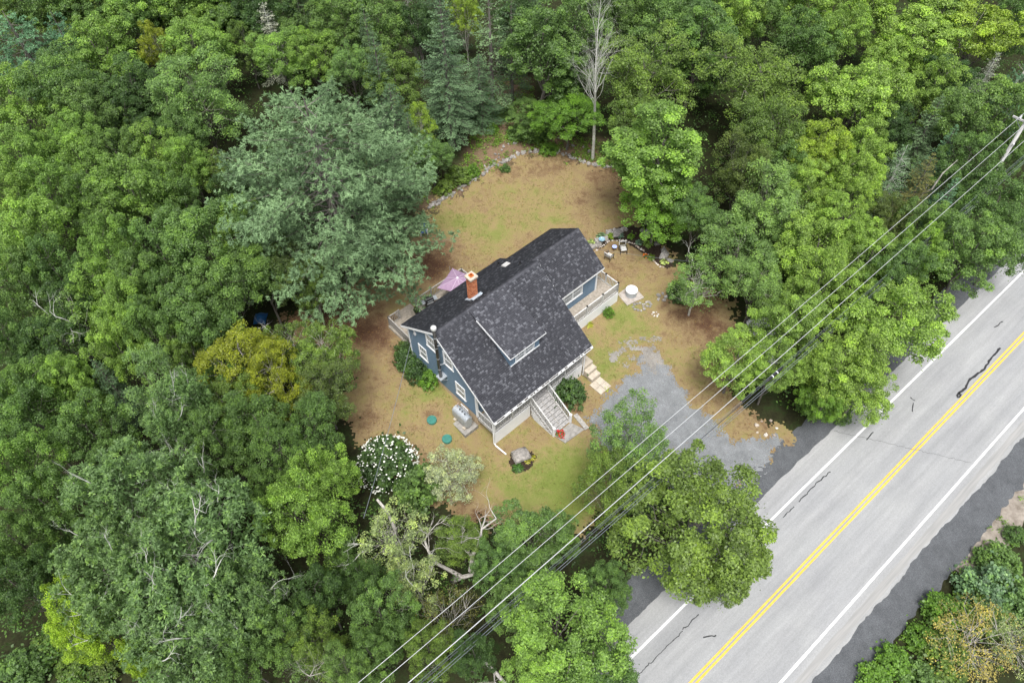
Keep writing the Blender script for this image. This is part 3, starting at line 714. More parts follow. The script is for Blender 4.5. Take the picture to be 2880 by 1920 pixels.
back = MB().box(.85, 8.4, 9.62, 13.4, 1.4, 1.5).build('back_deck', MT['grey_wood'], house)
boards(back, .8, 8.45, 9.62, 13.45, 1.55, 'u')
railing(back, (3.6, 13.4), (8.4, 13.4), 1.55, 1.55, 'grey_wood', 4); railing(back, (8.4, 13.4), (8.4, 9.7), 1.55, 1.55, 'grey_wood', 3)
railing(back, (.85, 9.7), (.95, 13.4), 1.55, 1.55, 'grey_wood', 3, gap=.12); railing(back, (.95, 13.4), (1.95, 13.4), 1.55, 1.55, 'grey_wood', 2)
MB().box(2.0, 3.55, 13.46, 14.2, 1.32, 1.40).build('landing', MT['board'], back)
MB().box(.8, .83, 9.62, 13.4, .8, 1.5).build('skirt', MT['grey_wood'], back)
for u in (3.7, 7.3): MB().tube([(u, 13.45, 1.6), (u, 13.45, 3.6)], .02, 5).build('pole', MT['grey_wood'], back)
MB().box(.2, .3, 8.55, 8.75, 5.35, 5.6).lathe([(.05, 5.6), (.05, 5.85), (.08, 5.9)], (.22, 8.65, 0), 8).build('service_mast', MT['white'], house)
# ------------------------------------------------------------------ vegetation: crown and trunk makers
def nrm_(a): return a / (np.linalg.norm(a, axis=-1, keepdims=True) + 1e-9)
class Leaves:
    def __init__(s): s.P = []; s.N = []; s.D = []; s.L = []; s.W = []; s.T = []
    def add(s, P, Nn, D, Ln, Wd, T):
        n = len(P); s.P.append(P); s.N.append(Nn); s.D.append(D)
        s.L.append(np.broadcast_to(Ln, (n,))); s.W.append(np.broadcast_to(Wd, (n,))); s.T.append(np.broadcast_to(T, (n,)))
    def mesh(s, name, m):
        P = np.concatenate(s.P); Nn = nrm_(np.concatenate(s.N)); D = np.concatenate(s.D)
        D = nrm_(D - Nn * (D * Nn).sum(1, keepdims=True)); S = np.cross(Nn, D)
        l = np.concatenate(s.L)[:, None] / 2; wd = np.concatenate(s.W)[:, None] / 2; T = np.concatenate(s.T)
        V = np.stack([P - D * l, P - S * wd + D * l * .1, P + D * l - Nn * l * .25, P + S * wd + D * l * .1], 1).reshape(-1, 3)
        Q = np.arange(len(V)).reshape(-1, 4)
        return np_mesh(name, V, Q, m, np.repeat(np.clip(T, 0, 1), 4))
def clump(lv, rg, C, O, rad, n, ln, wd, flat=.7, up=.9, toneK=.16, tone0=None, shell=.5):
    """n leaves round each of the clump centres C (outward directions O)"""
    K = len(C); C = np.repeat(C, n, 0); O = np.repeat(O, n, 0); r = np.repeat(np.broadcast_to(rad, (K,)), n)
    g = nrm_(rg.randn(K * n, 3) + O * .55 + np.array([0, 0, .45]))
    q = r * (shell + (1 - shell) * rg.rand(K * n))
    off = g * q[:, None]; off[:, 2] *= flat
    P = C + off
    Nn = nrm_(g * .5 + np.array([0, 0, up]) + rg.randn(K * n, 3) * .55)
    D = g * .6 + rg.randn(K * n, 3) * .6 - np.array([0, 0, .25])
    tk = np.repeat((rg.randn(K) * toneK + .45) if tone0 is None else tone0, n)
    sc = .7 + .6 * rg.rand(K * n)
    lv.add(P, Nn, D, ln * sc, wd * sc, tk + rg.randn(K * n) * .21)
def bend(a, b, k, rg, w=.12):
    a = np.asarray(a, float); b = np.asarray(b, float); Ld = np.linalg.norm(b - a)
    return [a + (b - a) * t + rg.randn(3) * w * Ld * math.sin(math.pi * t) * .5 for t in np.linspace(0, 1, k)]
CAT = {}
def lobes_of(rg, R, H, nl, z0=.42, top=.80, rl=.46):
    lob = [(np.array([0, 0, H * top - R * .25]), R * (rl + .08))]
    for i in range(nl):
        a = 2 * math.pi * (i + rg.rand() * .8) / nl; d = R * (.50 + .16 * rg.rand()); z = H * (z0 + (top - z0) * (rg.rand() ** .8) * .85)
        lob.append((np.array([math.cos(a) * d, math.sin(a) * d, z]), R * rl * (.75 + .4 * rg.rand())))
    return lob
def broad(seed, R=3.5, H=10., nl=9, ncl=17, nleaf=200, ln=.135, wd=.095, rc=.155, flat=.7, kind='maple', z0=.42, top=.80, bark='bark', dead=0, rl=.46, up=.9, vz=1.0, rosette=False, twig=.35):
    rg = np.random.RandomState(seed); lv = Leaves(); tk = MB(); dd = MB()
    lob = lobes_of(rg, R, H, nl, z0, top, rl); Cs = []; Os = []; own = []
    for i, (c, r) in enumerate(lob):
        for _ in range(ncl):
            d = nrm_(rg.randn(3) + np.array([0, 0, .55])); p = c + d * r * np.array([1, 1, vz]) * (.8 + .28 * rg.rand())
            if any(j != i and np.linalg.norm((p - c2) / np.array([1, 1, vz])) < r2 * .72 for j, (c2, r2) in enumerate(lob)): continue
            Cs.append(p); Os.append(d); own.append(i)
    Cs = np.array(Cs); Os = np.array(Os); rad = R * rc * (.7 + .6 * rg.rand(len(Cs)))
    if rosette:
        for c, o, r in zip(Cs, Os, rad):
            k = 11; cc = c + nrm_(rg.randn(k, 3) + o * .6 + np.array([0, 0, .4])) * r * (.5 + .5 * rg.rand(k, 1)) * np.array([1, 1, .75]); n = 9
            g = rg.randn(k * n, 3); g[:, 2] = .25 + .5 * rg.rand(k * n); g = nrm_(g)
            P = np.repeat(cc, n, 0) + g * ln * .55
            lv.add(P, np.array([0, 0, 1.]) + rg.randn(k * n, 3) * .35 - g * .3, g, ln * (.8 + .4 * rg.rand(k * n)), wd, np.repeat(.45 + .2 * rg.randn(k), n) + .12 * rg.randn(k * n))
    else: clump(lv, rg, Cs, Os, rad, nleaf, ln, wd, flat, up)
    # sparse leaves inside, so that the crown is not hollow
    n = int(len(Cs) * nleaf * .10); li = rg.randint(len(lob), size=n); cl = np.array([q[0] for q in lob])[li]; rl_ = np.array([q[1] for q in lob])[li]
    lv.add(cl + rg.randn(n, 3) * rl_[:, None] * .42, rg.randn(n, 3) + np.array([0, 0, .8]), rg.randn(n, 3), ln * 1.2, wd * 1.3, .35 + .1 * rg.randn(n))
    tp = bend((0, 0, -.3), (rg.randn() * .2, rg.randn() * .2, H * .72), 6, rg, .05)
    tk.tube(tp, list(np.linspace(.026, .009, 6) * H * .62), 7)
    for i, (c, r) in enumerate(lob):
        t = rg.uniform(.4, .95); st = tp[0] + (tp[-1] - tp[0]) * t * min(1, max(.35, c[2] / H)); st[2] = min(st[2], c[2] - .2)
        mid = bend(st, c + np.array([0, 0, r * .2]), 4, rg, .18); tk.tube(mid, [.0075 * H * .62, .006 * H * .62, .0045 * H * .62, .002 * H * .62], 5, cap=False)
        for p, o_ in zip(Cs, own):
            pass
        for j in np.where(np.array(own) == i)[0]:
            if rg.rand() < twig: tk.tube(bend(mid[rg.randint(1, 4)], Cs[j] + Os[j] * rad[j] * (.5 + .5 * rg.rand()), 3, rg, .15), [.018, .012, .005], 3, cap=False)
    me = lv.mesh(kind + '_crown', MT['leaf']); tm = tk.mesh('trunk', MT[bark])
    dm_ = None
    if dead:
        dm_ = []
        for _ in range(dead):
            dd = MB()
            j = rg.randint(len(Cs)); p = Cs[j]; o = nrm_(Os[j] + np.array([0, 0, .35]) + rg.randn(3) * .3)
            grow(dd, p - o * .25, o, 1.4 + rg.rand() * 1.1, .055, 3, rg, .75); dm_.append(dd.mesh('dead_branch', MT['lichen']))
    return dict(R=R, H=H, crown=me, trunk=tm, dead=dm_)
def grow(mb, p, d, Ln, r, dep, rg, spread=.7, up=.15, kids=(2, 3), sides=4):
    pts = [np.asarray(p, float)]; d = nrm_(np.asarray(d, float)); rr = [r]
    for k in range(4):
        d = nrm_(d + rg.randn(3) * .22 + np.array([0, 0, up * .25])); pts.append(pts[-1] + d * Ln / 4); rr.append(r * (1 - .16 * (k + 1)))
    mb.tube(pts, rr, sides if r > .02 else 3, cap=False)
    if dep <= 0: return
    for _ in range(rg.randint(kids[0], kids[1] + 1)):
        i = rg.randint(2, 5); nd = nrm_(d + rg.randn(3) * spread)
        grow(mb, pts[i], nd, Ln * rg.uniform(.5, .75), rr[i] * .68, dep - 1, rg, spread, up, kids, sides)
def conifer(seed, R=2.2, H=12., whorls=26, per=6, power=1.0, droop=-.25, ups=.15, ln=.16, wd=.05, kind='spruce', z0=.12, tw=.16, nn=3, pine=False, bare=.25, jit=.25, mt='needle', bark='bark', round_=False):
    rg = np.random.RandomState(seed); lv = Leaves(); tk = MB()
    tk.tube([(0, 0, -.3), (.03, .02, H * .5), (0, 0, H * .97)], [H * .014, H * .009, .02], 7)
    P = []; Nn = []; D = []; T = []; Wl = []
    for wi in range(whorls):
        f = (wi + rg.rand() * .6) / whorls; z = H * (z0 + (1 - z0) * f * .985)
        prof = (math.sqrt(max(0, 1 - (f * .98) ** 2.2)) * (.82 + .18 * math.sin(f * 3 + .6))) if round_ else (1 - f) ** power
        a0 = rg.rand() * 6.28; nb = max(3, int(per * (.7 + .6 * rg.rand())))
        for b in range(nb):
            a = a0 + 6.283 * b / nb + rg.randn() * .18; Lb = R * prof * (1 - jit + 2 * jit * rg.rand()) + .12
            sl = droop * (1 - f) + ups * 2 * f
            dirh = np.array([math.cos(a), math.sin(a), 0]); pts = []
            for t in np.linspace(0, 1, 6): pts.append(np.array([0, 0, z]) + dirh * Lb * t + np.array([0, 0, Lb * (sl * t + (.22 * t * t if pine else .12 * t ** 3))]))
            if Lb > .5: tk.tube(pts, [max(.012, Lb * .011), .012, .01, .008, .006, .004], 3, cap=False)
            side = np.array([-dirh[1], dirh[0], 0]); tone = .42 + .18 * rg.randn()
            ts = np.arange(bare * Lb, Lb, tw) / Lb
            for t in ts:
                x = t * 5; i = min(4, int(x)); c = pts[i] + (pts[i + 1] - pts[i]) * (x - i)
                wl = (.75 * (1 - t) + .22) * min(1.0, Lb * .42) if not pine else (.55 * (1 - t) + .28) * min(1.1, Lb * .34)
                for s in (-1, 1, 0):
                    if s == 0 and t < .9 and not pine: continue
                    tipd = nrm_(dirh * (.65 if s else 1) + side * s * .8 + np.array([0, 0, (.35 if pine else -.12) + rg.randn() * .15])); m_ = max(1, int(wl / (.30 if pine else .12)))
                    for q in range(m_):
                        cc = c + tipd * wl * (q + .6 + .3 * rg.rand()) / m_
                        if pine:
                            g = nrm_(rg.randn(nn, 3) * .75 + tipd * .5 + np.array([0, 0, .75]))
                            P.append(cc + g * ln * .5); D.append(g); Nn.append(rg.randn(nn, 3)); T.append(tone + .14 * rg.randn() + .08 * rg.randn(nn)); Wl.append(np.full(nn, ln) * (.8 + .4 * rg.rand(nn)))
                        else:
                            g = nrm_(rg.randn(nn, 3) * .45 + tipd); P.append(cc + g * ln * .3); D.append(g); Nn.append(np.array([0, 0, 1.]) + rg.randn(nn, 3) * .4)
                            T.append(tone + .15 * t - .05 + .1 * rg.randn(nn)); Wl.append(np.full(nn, ln) * (.7 + .6 * rg.rand(nn)))
    lv.add(np.concatenate(P), np.concatenate(Nn), np.concatenate(D), np.concatenate(Wl), wd, np.concatenate(T))
    return dict(R=R, H=H, crown=lv.mesh(kind + '_crown', MT[mt]), trunk=tk.mesh('trunk', MT[bark]), dead=None)
def snag(seed, H=12, R=2.0, bark='deadwood', lean=.05, n=26, z0=.3, Lf=.28, dep=2, upk=.0):
    rg = np.random.RandomState(seed); tk = MB(); br = tk
    tp = bend((0, 0, -.3), (lean * H, lean * .4 * H, H), 7, rg, .04); tk.tube(tp, list(np.linspace(H * .014, .02, 7)), 7)
    for k in range(n):
        t = z0 + (1 - z0) * rg.rand(); x = t * 6; i = min(5, int(x)); p = tp[i] + (tp[i + 1] - tp[i]) * (x - i)
        a = rg.rand() * 6.28; d = np.array([math.cos(a), math.sin(a), .25 + .5 * t + upk]); grow(br, p, d, R * (1.15 - .7 * t) * (.6 + .6 * rg.rand()), .0028 * H * (1.2 - t), dep, rg, .6, .1 + .3 * upk)
    return dict(R=R, H=H, crown=None, trunk=tk.mesh('trunk', MT[bark]), dead=None)
def shrub(seed, R=1., H=1.2, ncl=46, nleaf=55, ln=.11, wd=.08, rc=.24, flat=.9, mt='leaf', kind='shrub', up=.8):
    rg = np.random.RandomState(seed); lv = Leaves(); tk = MB()
    d = nrm_(rg.randn(ncl, 3) + np.array([0, 0, .4])); d[:, 2] = np.abs(d[:, 2]); C = d * np.array([R * .8, R * .8, H * .78]) * (.85 + .25 * rg.rand(ncl, 1)); C[:, 2] += H * .1
    clump(lv, rg, C, d, R * rc * (.7 + .6 * rg.rand(ncl)), nleaf, ln, wd, flat, up)
    n = ncl * 8; lv.add(rg.randn(n, 3) * np.array([R * .4, R * .4, H * .2]) + np.array([0, 0, H * .4]), rg.randn(n, 3) + np.array([0, 0, 1.]), rg.randn(n, 3), ln * 1.5, wd * 1.8, .3)
    for k in range(12): tk.tube(bend((0, 0, -.1), C[k] * .9, 3, rg), [.03, .02, .008], 4, cap=False)
    return dict(R=R, H=H, crown=lv.mesh(kind + '_leaves', MT[mt]), trunk=tk.mesh('stem', MT['bark']), dead=None)

LIB = {
 'maple': [broad(s, nl=n, ncl=c) for s, n, c in ((1, 9, 17), (2, 8, 18), (3, 10, 15), (4, 7, 20), (5, 11, 15))],
 'tall': [broad(s, R=3.0, H=11.5, nl=9, ncl=18, z0=.30, top=.84, rl=.42, vz=1.2) for s in (11, 12, 13)],
 'streak': [broad(s, R=3.6, H=9., nl=13, ncl=13, nleaf=185, rc=.15, flat=.5, z0=.45, top=.82, rl=.36, up=.65, ln=.145, wd=.088, twig=.6) for s in (21, 22, 23)],
 'oak': [broad(s, R=5.0, H=12., nl=11, ncl=24, ln=.30, wd=.10, rc=.125, kind='oak', rosette=True, dead=14, rl=.40, bark='bark') for s in (31, 32)],
 'fine': [broad(s, R=3.3, H=9., nl=10, ncl=17, nleaf=140, ln=.13, wd=.075, rc=.17, flat=.6, twig=.8, rl=.42) for s in (41, 42, 43)],
 'birch': [broad(s, R=3.0, H=8., nl=9, ncl=20, nleaf=150, ln=.10, wd=.09, rc=.15, flat=.6, twig=.7, bark='deadwood') for s in (51, 52)],
 'sparse': [broad(s, R=3.0, H=8., nl=9, ncl=9, nleaf=80, ln=.16, wd=.09, rc=.18, flat=.6, twig=1.0, bark='deadwood', dead=5) for s in (61, 62)],
 'pine': [conifer(s, R=3.0, H=11., whorls=17, per=6, kind='pine', pine=True, nn=9, ln=.22, wd=.05, tw=.30, round_=True, droop=-.1, ups=.3, z0=.2) for s in (71, 72)],
 'spruce': [conifer(s, R=2.0, H=12., whorls=24, per=6, power=.85, kind='spruce', nn=4, tw=.17) for s in (81, 82)],
 'thin': [conifer(s, R=1.7, H=11., whorls=20, per=5, power=.7, kind='spruce', nn=4, tw=.18, bare=.45, jit=.45) for s in (85,)],
 'lichenspruce': [conifer(s, R=1.9, H=9., whorls=20, per=6, power=.8, kind='spruce', nn=3, tw=.20, bare=.2, jit=.4, bark='lichen') for s in (88,)],
 'snag': [snag(91, 14, 1.7, lean=.03, n=34, z0=.25), snag(92, 10, 1.5, n=20)],
 'bareleaner': [snag(95, 9, .8, lean=.22, n=9, z0=.3, dep=1)],
 'shrub': [shrub(s) for s in (101, 102, 103)],
 'dense': [shrub(105, R=1., H=1.5, ncl=80, nleaf=60, ln=.10, wd=.06, rc=.16)],
 'twiggy': [broad(s, R=3.0, H=4.2, nl=9, ncl=14, nleaf=34, ln=.12, wd=.07, rc=.22, z0=.3, top=.8, twig=1.6, bark='deadwood') for s in (111,)],
}
def pinetree(seed, R, H, tiers, per, ncl, ntuft, nn, ln, wd):
    rg = np.random.RandomState(seed); lv = Leaves(); tk = MB(); tk.tube([(0, 0, -.3), (.1, .05, H * .5), (0, 0, H * .95)], [H * .02, H * .014, .03], 8); Cs = []; Os = []; Tn = []
    for t in range(tiers):
        f = (t + .3) / tiers; z = H * (.16 + .80 * f); prof = (1 - f) ** .50 * (.92 + .16 * rg.rand()) * (.85 + .3 * min(1, f * 3)) ; nb = max(1, int(per * prof + .5)); a0 = rg.rand() * 6.28
        for b in range(nb):
            a = a0 + 6.283 * b / nb + rg.randn() * .2; dh = np.array([math.cos(a), math.sin(a), 0]); Lb = R * prof * (.78 + .38 * rg.rand()); tn = .42 + .14 * rg.randn()
            pts = [np.array([0, 0, z]) + dh * Lb * q + np.array([0, 0, Lb * (-.10 * q + .20 * q * q)]) for q in np.linspace(0, 1, 6)]
            tk.tube(pts, [max(.02, Lb * .012), .03, .025, .02, .014, .008], 4, cap=False); sd_ = np.array([-dh[1], dh[0], 0])
            k = max(3, int(ncl * (Lb / R) ** .8))
            for j in range(k):
                q = .30 + .70 * ((j + rg.rand()) / k) ** .75; i = min(4, int(q * 5)); c = pts[i] + (pts[i + 1] - pts[i]) * (q * 5 - i)
                wd_ = Lb * .30 * (1.12 - q) + .25; s_ = rg.uniform(-1, 1); c = c + sd_ * wd_ * s_ + dh * (-.25 * abs(s_)) + np.array([0, 0, .10 * rg.randn() - .12 * abs(s_)])
                Cs.append(c); Os.append(nrm_(dh * .8 + sd_ * s_ * .7 + np.array([0, 0, .35]))); Tn.append(tn + .07 * rg.randn())
    Cs = np.array(Cs); Os = np.array(Os); Tn = np.array(Tn); K = len(Cs)
    C = np.repeat(Cs, ntuft, 0) + rg.randn(K * ntuft, 3) * np.array([.26, .26, .12]) * (R / 7) ** .5; O = np.repeat(Os, ntuft, 0); T = np.repeat(Tn, ntuft) + .10 * rg.randn(K * ntuft)
    O = nrm_(O + rg.randn(K * ntuft, 3) * .35 + np.array([0, 0, .35])); m = K * ntuft
    g = nrm_(np.repeat(O, nn, 0) * .85 + rg.randn(m * nn, 3) * .55); P = np.repeat(C, nn, 0) + g * ln * .45
    lv.add(P, rg.randn(m * nn, 3) * .8 + np.array([0, 0, 1.]), g, ln * (.75 + .5 * rg.rand(m * nn)), wd, np.repeat(T, nn) + .08 * rg.randn(m * nn))
    return dict(R=R, H=H, crown=lv.mesh('pine_crown', MT['needle']), trunk=tk.mesh('trunk', MT['bark']), dead=None)
LIB['pine'] = [pinetree(s, 3.0, 11., 9, 7, 9, 4, 9, .25, .055) for s in (71, 72)]
HERO = pinetree(77, 8.0, 17., 13, 12, 26, 5, 11, .28, .052)
HERO_OLD = None and conifer(77, R=7.0, H=14.5, whorls=20, per=8, kind='pine', pine=True, nn=11, ln=.27, wd=.055, tw=.36, round_=True, droop=-.12, ups=.28, z0=.10, bare=.3)
COLR = {'bright': (.195, .315, .072), 'lime': (.26, .38, .04), 'mid': (.125, .212, .062), 'dark': (.072, .132, .042), 'deep': (.05, .10, .03), 'yellow': (.24, .34, .055), 'gold': (.235, .27, .03),
        'olive': (.140, .215, .050), 'oak': (.150, .245, .095), 'grey': (.165, .27, .085), 'pine': (.178, .285, .148), 'straw': (.36, .31, .10), 'sun': (.222, .340, .076), 'blue': (.13, .26, .145), 'spruce': (.085, .145, .07),
        'sprucepale': (.15, .235, .12), 'lichen': (.38, .40, .32), 'pale': (.33, .40, .18), 'brown': (.17, .17, .055), 'dull': (.105, .15, .045), 'vivid': (.13, .245, .038)}  # the second spruce tone is a paler grey-green needle colour
CNT = {}
def plant(kind, x, y, r, H, col, label, cat='tree', group=None, name=None, byb=False, rz=None, lib=None, sz=None, tilt=0.0):
    """a tree whose crown is seen at (x, y) of the photograph with radius r there; byb: (x, y) is its foot instead"""
    k = CNT.get(kind, 0); CNT[kind] = k + 1
    q = lib or LIB[kind][k % len(LIB[kind])]
    rg = random.Random(int(x * 7 + y * 13))
    if byb: P = at(x, y)
    else:
        g0 = .5; zc = H * .62
        for _ in range(3):
            P = at(x, y, g0 + zc); g0 = float(terr(P[0], P[1]))
    Pc = np.array([P[0], P[1], H * .62]); Rm = r * mpp(Pc); P = np.array([P[0], P[1], float(terr(P[0], P[1])) + .03])
    nm = name or {'maple': 'maple_tree', 'tall': 'maple_tree', 'streak': 'maple_tree', 'oak': 'oak_tree', 'fine': 'broadleaf_tree', 'birch': 'birch_tree', 'sparse': 'broadleaf_tree', 'pine': 'pine_tree', 'spruce': 'spruce_tree',
                  'thin': 'spruce_tree', 'lichenspruce': 'spruce_tree', 'snag': 'dead_tree', 'bareleaner': 'dead_tree', 'shrub': 'shrub', 'dense': 'shrub', 'twiggy': 'shrub'}[kind]
    e = empty(nm, P, rg.uniform(0, 6.28) if rz is None else rz)
    s = Rm / q['R']; e.scale = (s * rg.uniform(.94, 1.06), s * rg.uniform(.94, 1.06), H / q['H'])
    if tilt: e.rotation_euler[0] = tilt
    tag(e, label, cat, group)
    c = COLR[col] if isinstance(col, str) else col
    f = rg.uniform(.92, 1.08)
    if q['crown']:
        o = inst('crown' if cat == 'tree' else 'foliage', q['crown'], e); o.color = (c[0] * f, c[1] * f, c[2] * f, 1)
    inst('trunk' if cat != 'shrub' else 'stem', q['trunk'], e)
    for dm in q['dead'] or []: inst('dead_branch', dm, e)
    return e
